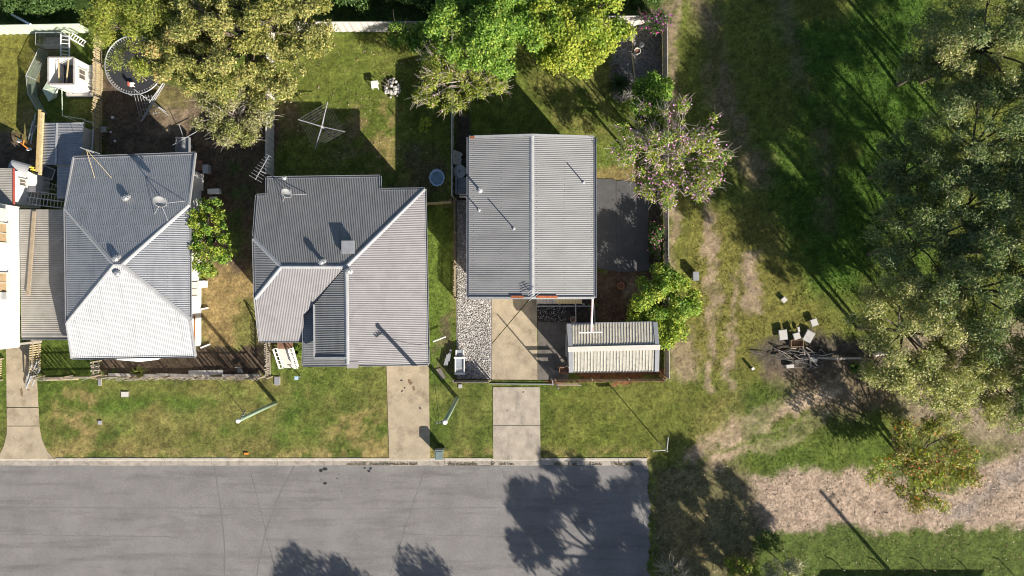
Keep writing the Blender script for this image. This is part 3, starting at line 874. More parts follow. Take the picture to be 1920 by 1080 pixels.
def dish(parent, p, aim, r=.38, legs=((.9, 0), (-.3, .6), (-.2, -.7)), mast=.9, planes=None, name="satellite_dish"):
    """offset dish on a short mast with stays"""
    p = Vector(p); aim = Vector(aim).normalized()
    mb = MB(); top = p + Vector((0, 0, mast))
    mb.tube([p - Vector((0, 0, .05)), top], .03, 8)
    o = mb.build(name, M['steel'], parent)
    x = aim.cross(Vector((0, 0, 1))).normalized(); y = x.cross(aim).normalized()
    d = MB(); n = 20; vs = []; fs = []
    R = 6
    for i in range(R + 1):
        rr = r * i / R
        for k in range(n):
            a = 2 * math.pi * k / n
            vs.append(top + aim * (.1 + .35 * rr * rr / r) + (x * math.cos(a) + y * math.sin(a) * 1.12) * rr)
    for i in range(R):
        for k in range(n):
            k2 = (k + 1) % n; fs.append((i * n + k, i * n + k2, (i + 1) * n + k2, (i + 1) * n + k))
    d.add(vs, fs)
    do = d.build("reflector", M['flash'], o, smooth=True)
    md = do.modifiers.new("thickness", 'SOLIDIFY'); md.thickness = .02
    a_ = MB(); f0 = top + aim * (r * 1.15) - y * r * .55
    a_.tube([top + aim * .12 - y * r * 1.0, f0], .018, 6); a_.box(f0, (.09, .09, .12)); a_.build("feed_arm", M['steel'], o)
    for (lx, ly) in legs:
        q = p + Vector((lx, ly, 0))
        if planes is not None: q.z = planes[0] * q.x + planes[1] * q.y + planes[2] + .03
        s_ = MB(); s_.tube([top - Vector((0, 0, mast * .25)), q], .017, 6); s_.build("stay", M['flash'], o)
    return o
def yagi(parent, base, h, ang, n=8, L=1.6, name="television_antenna"):
    base = Vector(base); d = Vector((math.cos(ang), math.sin(ang), 0)); s = Vector((-d.y, d.x, 0))
    mb = MB(); top = base + Vector((0, 0, h))
    mb.tube([base, top], .022, 6)
    o = mb.build(name, M['steel'], parent)
    b = MB(); b.bar(top - d * L * .35, top + d * L * .65, .035, .035); b.build("boom", M['flash'], o)
    for k in range(n):
        t = -.32 + .95 * k / (n - 1); w = .5 - .28 * k / (n - 1)
        e = MB(); c = top + d * L * t + Vector((0, 0, .03)); e.tube([c - s * w, c + s * w], .014, 5); e.build("element", M['flash'], o)
    return o

def inset(poly, d):
    c = Vector((sum(p[0] for p in poly) / len(poly), sum(p[1] for p in poly) / len(poly)))
    out = []
    for p in poly:
        q = Vector((p[0], p[1]))
        out.append((q.x - math.copysign(d, q.x - c.x), q.y - math.copysign(d, q.y - c.y)))
    return out

def screw_rows(pts, run, parent, gap=1.15, step=.31):
    s = plane_of(pts); run = Vector(run).normalized(); ax = Vector((-run.y, run.x))
    poly = [(p[0], p[1]) for p in pts]
    ts = [p[0] * run.x + p[1] * run.y for p in poly]
    mb = MB(); t = min(ts) + .35
    while t < max(ts) - .1:
        q = clip_half(clip_half(poly, (run.x, run.y), t - .01, True), (run.x, run.y), t + .01, False)
        if len(q) > 2:
            us = [p[0] * ax.x + p[1] * ax.y for p in q]; u = min(us) + .1
            while u < max(us) - .05:
                x, y = run.x * t + ax.x * u, run.y * t + ax.y * u
                mb.box((x, y, s[0] * x + s[1] * y + s[2] + .03), (.032, .032, .015)); u += step
        t += gap
    o = mb.build("roof_screws", M['flash'], parent); o["kind"] = "stuff"
# ---------------- gable house (right)
hC = thing("gable_house", "pale corrugated gable roof house beside the charcoal patio and white stones", "house", G(1000, 410), "houses along the street")
he, hr = 4.4, 4.98
NW, NE, SE, SW = P(880, 257, he), P(1113.5, 257, he), P(1114, 560, he), P(879.5, 557, he)
RN, RS = P(997, 256, hr), P(997.5, 558, hr)
RN.y = NW.y; RS.y = (SW.y + SE.y) / 2; SW.y = SE.y = RS.y; NE.y = NW.y
cw = [NW, RN, RS, SW]; ce = [RN, NE, SE, RS]
slope(cw, (1, 0), M['roof_pale'], hC, pitch=.135, amp=.010, sheet_w=.76)
slope(ce, (1, 0), M['roof_pale'], hC, pitch=.135, amp=.010, sheet_w=.76)
cap(hC, RN, RS, M['flash'], .34, lift=.03)
screw_rows(cw, (1, 0), hC, 1.9, .4); screw_rows(ce, (1, 0), hC, 1.9, .4)
gutter(hC, NW + Vector((-.09, 0, 0)), SW + Vector((-.09, 0, 0)), M['gutter']); gutter(hC, NE + Vector((.09, 0, 0)), SE + Vector((.09, 0, 0)), M['gutter'])
for a, b in ((NW, RN), (RN, NE), (SW, RS), (RS, SE)):
    trim(hC, a, b, M['flash'], .16, .06, "barge_flashing", .055)
    trim(hC, a - Vector((0, 0, .12)), b - Vector((0, 0, .12)), M['cream'], .05, .2, "barge_board")
for (x0, x1) in ((958, 982), (1006, 1045)):
    trim(hC, on(cw if x0 < 990 else ce, x0, 556.5), on(cw if x0 < 990 else ce, x1, 556.8), M['rust'], .16, .03, "rust_patch", .095)
trim(hC, on(cw, 882, 258), on(cw, 890, 258), M['rust'], .16, .03, "rust_patch", .095)
wallp = [(NW.x + .55, NW.y - .45), (NE.x - .55, NE.y - .45), (SE.x - .55, SE.y + .55), (SW.x + .55, SW.y + .55)]
walls(hC, wallp, 0, he - .1, M['cream'])
mb = MB()
for (y, s_) in ((NW.y - .45, 1), (SE.y + .55, -1)):
    a, b = (wallp[0][0], y), (wallp[1][0], y)
    mb.add([(a[0], y, he - .1), (b[0], y, he - .1), ((a[0] + b[0]) / 2, y, hr - .12), (a[0], y - .1 * s_, he - .1), (b[0], y - .1 * s_, he - .1), ((a[0] + b[0]) / 2, y - .1 * s_, hr - .12)], [(0, 1, 2), (5, 4, 3), (0, 2, 5, 3), (1, 4, 5, 2)])
mb.build("gable_end", M['cream'], hC)
for (x, y, h) in ((900, 357, .95), (898.5, 394, 1.0), (963.5, 428.5, 1.15), (1093.5, 342, 1.05)):
    pipe(hC, on(cw if x < 997 else ce, x, y), h, .04 if x != 900 else .07)
yagi(hC, on(ce, 999, 553), .3, 2.2, 4, .5)
for (fx, sx) in ((-1, wallp[0][0]), (1, wallp[1][0])):
    for yy in (2.2, 5.2, 8.4):
        window(hC, (sx, yy, 2.6), 1.5, 1.2, (fx, 0))
for xx in (-.6, 3.2): window(hC, (xx, wallp[0][1], 2.6), 1.4, 1.1, (0, 1))
window(hC, (-.8, wallp[2][1], 2.6), 1.4, 1.1, (0, -1))
# front deck and steps, each board its own
for k in range(14):
    mb = MB(); q = P(1009 + k * 6.1, 561.5, 1.2)
    mb.box((q.x, SE.y + .05, 1.2 + random.uniform(-.01, .01)), (.225, 1.05, .04))
    mb.build("deck_board", M['timber_grey'] if k < 6 else M['timber_pale'], hC)
trim(hC, P(1006, 574, 1.15), P(1110, 574, 1.15), M['gutter'], .07, .16, "deck_beam")
for x in (1008, 1050, 1095):
    mb = MB(); q = P(x, 573, 1.1); mb.box((q.x, q.y + .1, .55), (.1, .1, 1.08)); mb.build("deck_post", M['timber_grey'], hC)

# ---------------- middle house (hip and wing)
hB = thing("hip_roof_house", "grey corrugated hip roof house with a front wing and a satellite dish", "house", G(660, 510), "houses along the street")
def hn(y): return 6.0 - 1.6 * (500 - y) / 145
bn = [P(500, 333, hn(333)), P(713, 330, hn(330)), P(713.5, 355, hn(355)), P(797, 354, hn(354)), P(648, 500, 6.0), P(527, 500, 6.0), P(475, 447, 5.4), P(481, 366, hn(366)), P(500, 365, hn(365))]
bw = [P(475, 447, 5.4), P(527, 500, 6.0), P(478, 560, 5.4)]
bs = [P(527, 501, 6.0), P(645, 501, 6.0), P(589, 570, 5.25), P(569, 590, 5.02), P(569, 640, 4.45), P(487, 640, 4.45), P(478, 560, 5.4)]
be = [P(648, 500, 6.0), P(797, 354, 4.42), P(803.5, 683, 4.38), P(652, 684, 5.95), P(650, 500, 6.0)]
bv = [P(645, 503, 6.0), P(650, 503, 6.02), P(651, 671, 5.98), P(590, 671, 5.36), P(589, 571, 5.36)]
bp = [P(570, 578, 4.72), P(592, 570, 4.86), P(592, 672, 4.86), P(655, 674, 5.0), P(672, 684.5, 5.0), P(568.5, 685.5, 4.62)]
slope(bn, (0, 1), M['roof_shaded'], hB, sheet_w=.8)
slope(bw, (1, 0), M['roof_shaded'], hB)
slope(bs, (0, 1), M['roof_grey'], hB)
slope(be, (1, 0), M['roof_grey'], hB)
slope(bv, (1, 0), M['roof_shaded'], hB, amp=.017)
slope(bp, (1, 0), M['roof_shaded'], hB)
cap(hB, bn[5], bn[4], w=.26); cap(hB, bn[4], bn[3], w=.28); cap(hB, bw[1], bw[0], w=.28); cap(hB, bw[1], bw[2], w=.28); cap(hB, P(649, 501, 6.02), P(651, 683, 5.97), w=.3)
trim(hB, bv[3], bv[4], M['flash'], .1, .12, "verge_flashing", .03); trim(hB, bv[3], bv[2], M['flash'], .14, .1, "verge_flashing", .05)
trim(hB, P(651, 684, 5.93), P(672, 684, 5.7), M['roof_grey'], .45, .05, "apron_flashing", .06)
for a, b, mm in ((0, 1, 'flash'), (1, 2, 'flash'), (2, 3, 'flash'), (7, 8, 'flash'), (8, 0, 'flash'), (6, 7, 'flash')):
    gutter(hB, bn[a], bn[b], M['gutter'], w=.14)
gutter(hB, bw[0], bw[2], M['gutter']); gutter(hB, bs[4], bs[5], M['gutter']); gutter(hB, bs[5], bs[6], M['flash']); gutter(hB, be[1], be[2], M['gutter'])
gutter(hB, bp[4], bp[5], M['gutter']); gutter(hB, bp[5], bp[0], M['flash']); gutter(hB, be[2], P(674, 684.5, 5.6), M['flash'])
wb = [(bn[0].x + .5, bn[0].y - .6), (bn[1].x - .5, bn[1].y - .6), (bn[1].x - .5, bn[3].y - .6), (be[1].x - .6, bn[3].y - .6), (be[2].x - .6, be[2].y + .5), (bv[3].x + .4, bv[3].y + .3), (bv[3].x + .4, bs[4].y + .7), (bs[5].x + .6, bs[5].y + .7), (bn[0].x + .5, bn[6].y)]
walls(hB, wb, 0, 4.0, M['offwhite'])
walls(hB, [(bv[3].x + .4, bv[2].y + .25), (bv[2].x + .2, bv[2].y + .25), (bv[2].x + .2, bn[5].y - .3), (bv[3].x + .4, bn[5].y - .3)], 4.0, 5.2, M['offwhite'])
for yy in (4.5, 1.0, -2.5): window(hB, (be[1].x - .6, yy, 2.5), 1.4, 1.1, (1, 0))
for xx in (-14.5, -11.5): window(hB, (xx, bn[0].y - .6, 2.5), 1.4, 1.1, (0, 1))
window(hB, (-7.6, be[2].y + .5, 2.5), 1.6, 1.1, (0, -1))
# verandah posts
for x in (572, 620, 668):
    mb = MB(); q = P(x, 684, 4.5); mb.box((q.x, q.y + .1, 2.2), (.1, .1, 4.4)); mb.build("verandah_post", M['white'], hB)
whirlybird(hB, on(bn, 606, 492), .17, .42); whirlybird(hB, on(be, 654, 508), .17, .15)
sk = MB(); q = on(bn, 655, 464); sk.box(q + Vector((0, 0, .19)), (.8, .78, .24)); so = sk.build("roof_hatch", M['gutter'], hB)
sk = MB(); sk.box(q + Vector((0, 0, .335)), (.88, .86, .05)); sk.build("hatch_lid", M['gutter'], so)
dish(hB, on(bn, 541, 368), (.78, .5, .62), .37, ((1.25, .15), (-.35, -.35), (.1, .5)), .75, plane_of(bn))
yagi(hB, P(499, 326, 4.2), 1.1, 1.05, 9, 1.9)
pipe(hB, on(bn, 533, 334), .5, .06)
# front stair
st = MB(); q = P(534, 645, 1.5)
lp = MB(); lp.box((q.x, q.y, 1.45), (1.1, .7, .1)); lp.build("stair_landing", M['brown'], hB)
for k in range(7):
    z = 1.3 - k * .19; t = MB(); t.box((q.x, q.y - .45 - k * .22, z), (1.0, .26, .05)); t.build("stair_tread", M['cream'], hB)
for s_ in (-1, 1):
    t = MB(); a = Vector((q.x + s_ * .55, q.y - .3, 1.5)); b = Vector((q.x + s_ * .55, q.y - 1.85, .15))
    t.bar(a, b, .05, .28); t.bar(a + Vector((0, 0, .85)), b + Vector((0, 0, .85)), .09, .08)
    for k in range(6):
        w_ = a.lerp(b, k / 5); t.box(w_ + Vector((0, 0, .43)), (.05, .05, .85))
    t.build("stair_balustrade", M['white'], hB)
mb = MB(); mb.prism([G(524, 668), (G(554, 668)), G(555, 681), G(524, 681)], -.02, .05); mb.build("stair_pad", M['conc'], hB)

# ---------------- left house (pyramid roof)
hA = thing("pyramid_roof_house", "zinc corrugated pyramid roof house with a bright front slope and three roof vents", "house", G(270, 490), "houses along the street")
cA = dict(nw=P(122, 390, 4.5), ne=P(355, 383, 4.5), sw=P(125, 605, 4.5), se=P(357, 600, 4.5), rnw=P(138, 295, 3.6), rne=P(367, 287, 3.6), fsw=P(135, 672, 3.75), fse=P(367, 668, 3.75))
pk0, pk1 = P(214, 496, 5.75), P(228, 496, 5.75)
an = [cA['rnw'], cA['rne'], cA['ne'], pk1, pk0, cA['nw']]; aw = [cA['nw'], pk0, cA['sw']]; ae = [cA['ne'], cA['se'], pk1]
asl = [cA['sw'], pk0, pk1, cA['se'], cA['fse'], cA['fsw']]
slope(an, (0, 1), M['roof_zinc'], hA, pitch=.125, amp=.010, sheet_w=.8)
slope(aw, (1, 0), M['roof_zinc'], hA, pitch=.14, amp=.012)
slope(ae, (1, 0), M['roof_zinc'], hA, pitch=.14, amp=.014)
slope(asl, (0, 1), M['roof_front'], hA, pitch=.125, amp=.010, sheet_w=1.4)
screw_rows(an, (0, 1), hA); screw_rows(asl, (0, 1), hA); screw_rows(ae, (1, 0), hA)
cap(hA, pk0, pk1, w=.3)
for k in ('nw', 'sw'): cap(hA, pk0, cA[k], w=.3)
for k in ('ne', 'se'): cap(hA, pk1, cA[k], w=.3)
for a, b in (('rnw', 'rne'), ('fsw', 'fse'), ('nw', 'sw'), ('ne', 'se')): gutter(hA, cA[a], cA[b], M['gutter'])
for a, b in (('rnw', 'nw'), ('rne', 'ne'), ('sw', 'fsw'), ('se', 'fse')): trim(hA, cA[a], cA[b], M['flash'], .1, .16, "barge_flashing")
wx0, wx1 = cA['nw'].x + 1.0, -23.3
wya, wyb = cA['rnw'].y - .5, cA['fsw'].y + .6
walls(hA, [(wx0, wya), (wx1, wya), (wx1, wyb), (wx0, wyb)], 0, 3.35, M['white'])
walls(hA, [(wx0, cA['ne'].y - .4), (wx1, cA['ne'].y - .4), (wx1, cA['se'].y + .4), (wx0, cA['se'].y + .4)], 3.35, 4.4, M['white'], "upper_wall")
window(hA, (wx1, -.1, 1.3), 1.0, 1.0, (1, 0), M['cream']); window(hA, (wx1, 4.5, 1.6), 1.2, 1.0, (1, 0))
trim(hA, Vector((wx1 + .06, -2.0, 1.2)), Vector((wx1 + .06, -4.4, 1.2)), M['rust'], .06, .08, "downpipe")
# bay awning over the front window
mb = MB(); q0, q1 = P(215, 672, 3.2), P(302, 671, 3.2)
mb.add([q0, q1, P(296, 674.5, 3.0), P(262, 678.5, 2.95), P(222, 675, 3.0), q0 - Vector((0, 0, .06)), q1 - Vector((0, 0, .06)), P(296, 674.5, 2.94), P(262, 678.5, 2.89), P(222, 675, 2.94)],
       [(0, 4, 3, 2, 1), (5, 6, 7, 8, 9), (0, 5, 9, 4), (4, 9, 8, 3), (3, 8, 7, 2), (2, 7, 6, 1)])
mb.build("bay_awning", M['white'], hA)
whirlybird(hA, on(an, 238, 372), .2, .12); whirlybird(hA, on(an, 220, 485), .2, .12); whirlybird(hA, on(asl, 222, 513), .2, .08)
dish(hA, on(an, 313, 385), (.78, .5, .62), .43, ((1.2, .3), (.25, -1.1), (-.75, -.6)), 1.1, plane_of(an))
ab = P(187, 288, 3.7)
mb = MB(); mb.tube([ab, ab + Vector((0, 0, 1.6))], .025, 6); ant = mb.build("antenna_mast", M['steel'], hA)
mb = MB(); mb.bar(ab + Vector((-.35, .1, 1.6)), ab + Vector((.55, -.25, 1.6)), .06, .05); mb.build("antenna_bar", M['flash'], ant)
for (x, y) in ((178, 334), (210, 334)):
    mb = MB(); mb.tube([ab + Vector((0, 0, 1.5)), on(an, x, y) + Vector((0, 0, .03))], .016, 5); mb.build("antenna_stay", M['timber_pale'], ant)
# undercroft clutter wall: rear landing roof
mb = MB(); mb.box(P(373, 390, 2.2), (.75, 1.1, .05)); mb.build("window_hood", M['white'], hA)
mb = MB(); mb.box(P(376, 342, 2.4) + Vector((-.2, 0, 0)), (.8, 1.2, .05)); mb.build("window_hood", M['offwhite'], hA)

# ---------------- far left high-set white house
hD = thing("white_high_set_house", "tall white weatherboard house cut off by the left edge beside the carport", "house", G(-20, 520), "houses along the street")
X1 = P(37, 500, 2.6).x
y0, y1 = P(0, 651, 2.6).y, P(0, 388, 2.6).y
mb = MB(); mb.prism([(X1 - 9, y0), (X1, y0), (X1, y1), (X1 - 9, y1)], 2.6, 5.8); mb.build("wall", M['white'], hD)
for k in range(16):
    mb = MB(); z = 2.62 + k * .2; mb.frame_box((X1 + .012, (y0 + y1) / 2, z + .095), (.012, 0, .003), (0, (y1 - y0) / 2, 0), (.006, 0, .094)); mb.build("weatherboard", M['white'], hD)
ys_w = (P(0, 437, 4.2).y, P(0, 530, 4.2).y, P(0, 590, 4.2).y)
for yy in ys_w[:2]: window(hD, (X1 + .03, yy, 4.5), 1.35, 1.15, (1, 0), M['curtain'])
mb = MB(); mb.box((X1 + .15, P(0, 402, 4.5).y, 4.5), (.3, .8, .6)); mb.build("air_conditioner", M['cream'], hD)
mb = MB(); mb.box((X1 + .1, P(0, 555, 4.3).y, 4.3), (.2, .5, .35)); mb.build("meter_box", M['flash'], hD)
for yy in (y0 + .2, (y0 + y1) / 2, y1 - .2):
    for xx in (X1 - .3, X1 - 4.5, X1 - 8.7):
        mb = MB(); mb.box((xx, yy, 1.3), (.16, .16, 2.6)); mb.build("stump", M['timber_grey'], hD)
rt = [Vector((X1 + .4, y0 - .4, 5.75)), Vector((X1 + .4, y1 + .4, 5.75)), Vector((X1 - 4.5, y1 + .4, 7.2)), Vector((X1 - 4.5, y0 - .4, 7.2))]
slope(rt, (1, 0), M['roof_old'], hD); rt2 = [Vector((X1 - 9.4, y0 - .4, 5.75)), rt[3], rt[2], Vector((X1 - 9.4, y1 + .4, 5.75))]; slope(rt2, (1, 0), M['roof_old'], hD)
# rear wing of that house
X2 = P(22, 350, 3.0).x
ya, yb = P(0, 384, 3.0).y, P(0, 316, 3.0).y
mb = MB(); mb.prism([(X2 - 5, ya + .1), (X2 - .02, ya + .1), (X2 - .02, yb - .1), (X2 - 5, yb - .1)], 0, 2.85); mb.build("rear_wall", M['white'], hD)
mb = MB(); q = P(75, 362, .9); mb.prism([(X2 - .02, P(0, 362, 1).y), (q.x + .1, P(0, 362, 1).y), (q.x + .1, P(0, 330, 1).y), (X2 - .02, P(0, 322, 1).y)], 0, 1.5); mb.build("rear_porch", M['white'], hD)
slope([Vector((X2 + .1, ya, 3.0)), Vector((X2 + .1, yb, 3.0)), Vector((X2 - 5, yb, 3.6)), Vector((X2 - 5, ya, 3.6))], (1, 0), M['roof_old'], hD)
trim(hD, (X2 + .15, ya, 3.0), (X2 + .15, yb, 3.0), M['red'], .08, .14, "fascia")
window(hD, (X2, P(0, 342, 2).y, 2.0), .5, .7, (1, 0))
mb = MB()
for k in range(9):
    a = math.pi * k / 8; q = P(30, 309, 2.0)
    mb.add([], [])
pts = []
for k in range(9):
    a = math.pi * k / 8
    pts.append((math.cos(a) * .45, math.sin(a) * .3))
q0, q1 = P(22, 311, 2.2), P(58, 321, 1.9)
d = (q1 - q0).normalized(); s_ = d.cross(Vector((0, 0, 1))).normalized()
vs = [q0 + s_ * a + Vector((0, 0, b)) for a, b in pts] + [q1 + s_ * a + Vector((0, 0, b)) for a, b in pts]
mb.add(vs, [(i, i + 1, 10 + i, 9 + i) for i in range(8)] + [tuple(range(9))])
mb.build("curved_awning", M['flash'], hD)

# ---------------- carport between the two left houses
cp = thing("carport", "old corrugated carport roof between the white house and the pyramid roof house", "carport", G(90, 515))
cpp = [P(36.5, 393, 2.75), P(121, 393, 2.75), P(128, 633, 2.6), P(40, 633, 2.6)]
slope(cpp, (1, 0), M['roof_old'], cp, pitch=.14, amp=.014)
gutter(cp, cpp[2], cpp[3], M['gutter'], w=.3)
for x, y in ((112, 400), (118, 625), (118, 510), (48, 628)):
    q = P(x, y, 2.5); mb = MB(); mb.box((q.x, q.y, 1.25), (.09, .09, 2.5)); mb.build("post", M['steel'], cp)
bm = MB(); bm.bar(P(64.5, 396, 2.86), P(53, 553, 2.86), .22, .12)
o = bm.build("timber_beam", M['timber'], None, P(58, 475, 2.8)); top_tag(o, "long weathered timber beam lying on the carport roof", "beam")
# lean-to roof and small shed of the far-left yard
lt = thing("lean_to", "small grey ribbed lean-to roof against the pyramid roof house", "lean-to", G(130, 345))
ltp = [P(107.5, 312, 2.5), P(134, 311, 2.6), P(133, 373, 2.6), P(106.5, 372, 2.5)]
slope(ltp, (1, 0), M['roof_zinc'], lt, pitch=.22, amp=.035, kind='rib', seg=10)
for p_ in (ltp[0], ltp[3]):
    mb = MB(); mb.box((p_.x + .1, p_.y, 1.2), (.08, .08, 2.4)); mb.build("post", M['steel'], lt)
ls = thing("ribbed_roof_shed", "grey ribbed metal shed roof behind the pyramid roof house", "shed", G(150, 275))
lsp = [P(80, 232, 2.3), P(157, 231, 2.3), P(152, 309, 2.3), P(76, 309, 2.3)]
mid0, mid1 = P(108, 231, 2.42), P(105, 309, 2.42)
slope([lsp[0], mid0, mid1, lsp[3]], (1, 0), M['roof_zinc'], ls, pitch=.2, amp=.045, kind='rib', seg=10)
slope([mid0, lsp[1], lsp[2], mid1], (1, 0), M['roof_zinc'], ls, pitch=.2, amp=.03, kind='rib', seg=10)
trim(ls, mid0, mid1, M['flash'], .14, .03, "ridge_cap", .05); trim(ls, lsp[0], lsp[1], M['flash'], .1, .05, "barge_flashing", .03)
walls(ls, [(lsp[0].x + .2, lsp[0].y - .2), (lsp[1].x - .2, lsp[1].y - .2), (lsp[2].x - .2, lsp[2].y + .2), (lsp[3].x + .2, lsp[3].y + .2)], 0, 2.2, M['offwhite'])
for nm, a, b, mm, lab in (("timber_beam", P(75.5, 206, 2.45), P(70, 322, 2.45), 'timber_yellow', "yellow treated beam along the left edge of the ribbed shed"), ("timber_beam", P(80, 211, 2.42), P(75, 328, 2.42), 'timber_pale', "pale plank beside the yellow beam on the ribbed shed")):
    mb = MB(); mb.bar(a, b, .15, .2); o = mb.build(nm, M[mm], None, (a + b) / 2); top_tag(o, lab, "beam")

# ---------------- cream shed of the gable house
sh = thing("cream_shed", "cream ribbed garden shed with grey end flashings in front of the gable house", "shed", G(1145, 650))
hs, hsr = 3.0, 3.22
a0, a1, b0, b1 = P(1063, 607, hs), P(1232, 604, hs), P(1067, 698, hs), P(1235, 696, hs)
r0, r1 = P(1066, 655, hsr), P(1236, 651, hsr)
sn = [a0, a1, r1, r0]; ss = [r0, r1, b1, b0]
slope(sn, (0, 1), M['roof_cream'], sh, pitch=.215, amp=.04, kind='rib', seg=12, sheet_w=.86)
slope(ss, (0, 1), M['roof_cream'], sh, pitch=.215, amp=.035, kind='rib', seg=12, sheet_w=.86)
trim(sh, r0 - Vector((.05, 0, 0)), r1 + Vector((.05, 0, 0)), M['cream'], .36, .05, "ridge_cap", .07)
for p_, q_ in ((a0, r0), (r0, b0), (a1, r1), (r1, b1)):
    sx = .14 if p_.x < 7 else -.14
    trim(sh, p_ + Vector((sx, 0, 0)), q_ + Vector((sx, 0, 0)), M['gutter'], .3, .05, "end_flashing", .055)
trim(sh, b0, b1, M['dkgutter'], .1, .1, "gutter", -.03); trim(sh, a0, a1, M['gutter'], .1, .1, "gutter", -.03)
walls(sh, [(a0.x + .15, a0.y - .2), (a1.x - .15, a1.y - .2), (b1.x - .15, b1.y + .2), (b0.x + .15, b0.y + .2)], 0, hs - .06, M['roof_cream'])
mb = MB(); mb.box((a0.x + .13, (a0.y + b0.y) / 2, 1.0), (.05, 1.6, 1.9)); mb.build("roller_door", M['gutter'], sh)

# ------------------------------------------------------------------ trees and shrubs
def leaf_cloud(cen, rad, n, size, asp, pal, seed, up=.5, shell=.45, droop=0.0, gain=1.85):
    r = np.random.default_rng(seed)
    k = r.choice(len(cen), n, p=(rad ** 2) / (rad ** 2).sum())
    d = r.normal(size=(n, 3)); d /= np.linalg.norm(d, axis=1)[:, None]
    rr = rad[k] * (shell + (1 - shell) * r.random(n)) * r.uniform(.75, 1.12, n)
    pos = cen[k] + d * rr[:, None] * np.array((1, 1, .8))
    nrm = d * .6 + r.normal(size=(n, 3)) * .6 + np.array((0, 0, up))
    nrm /= np.linalg.norm(nrm, axis=1)[:, None]
    t = r.normal(size=(n, 3)) + d * .5 - np.array((0, 0, droop))
    t -= nrm * (t * nrm).sum(1)[:, None]; t /= np.linalg.norm(t, axis=1)[:, None]
    b = np.cross(nrm, t)
    s = size * r.uniform(.6, 1.35, n)
    v = np.empty((n, 4, 3))
    v[:, 0] = pos - t * s[:, None]; v[:, 2] = pos + t * s[:, None]
    v[:, 1] = pos + b * (s * asp)[:, None] + nrm * (s * .12)[:, None]; v[:, 3] = pos - b * (s * asp)[:, None] + nrm * (s * .12)[:, None]
    pal = np.array(pal)
    ci = np.clip((k * 7919 % 97) / 97 * len(pal) * .6 + r.random(n) * len(pal) * .4, 0, len(pal) - 1e-3).astype(int)
    c = np.minimum(pal[ci] * gain * r.uniform(.65, 1.4, n)[:, None], .8)
    return v.reshape(-1, 3), np.repeat(c, 4, 0)

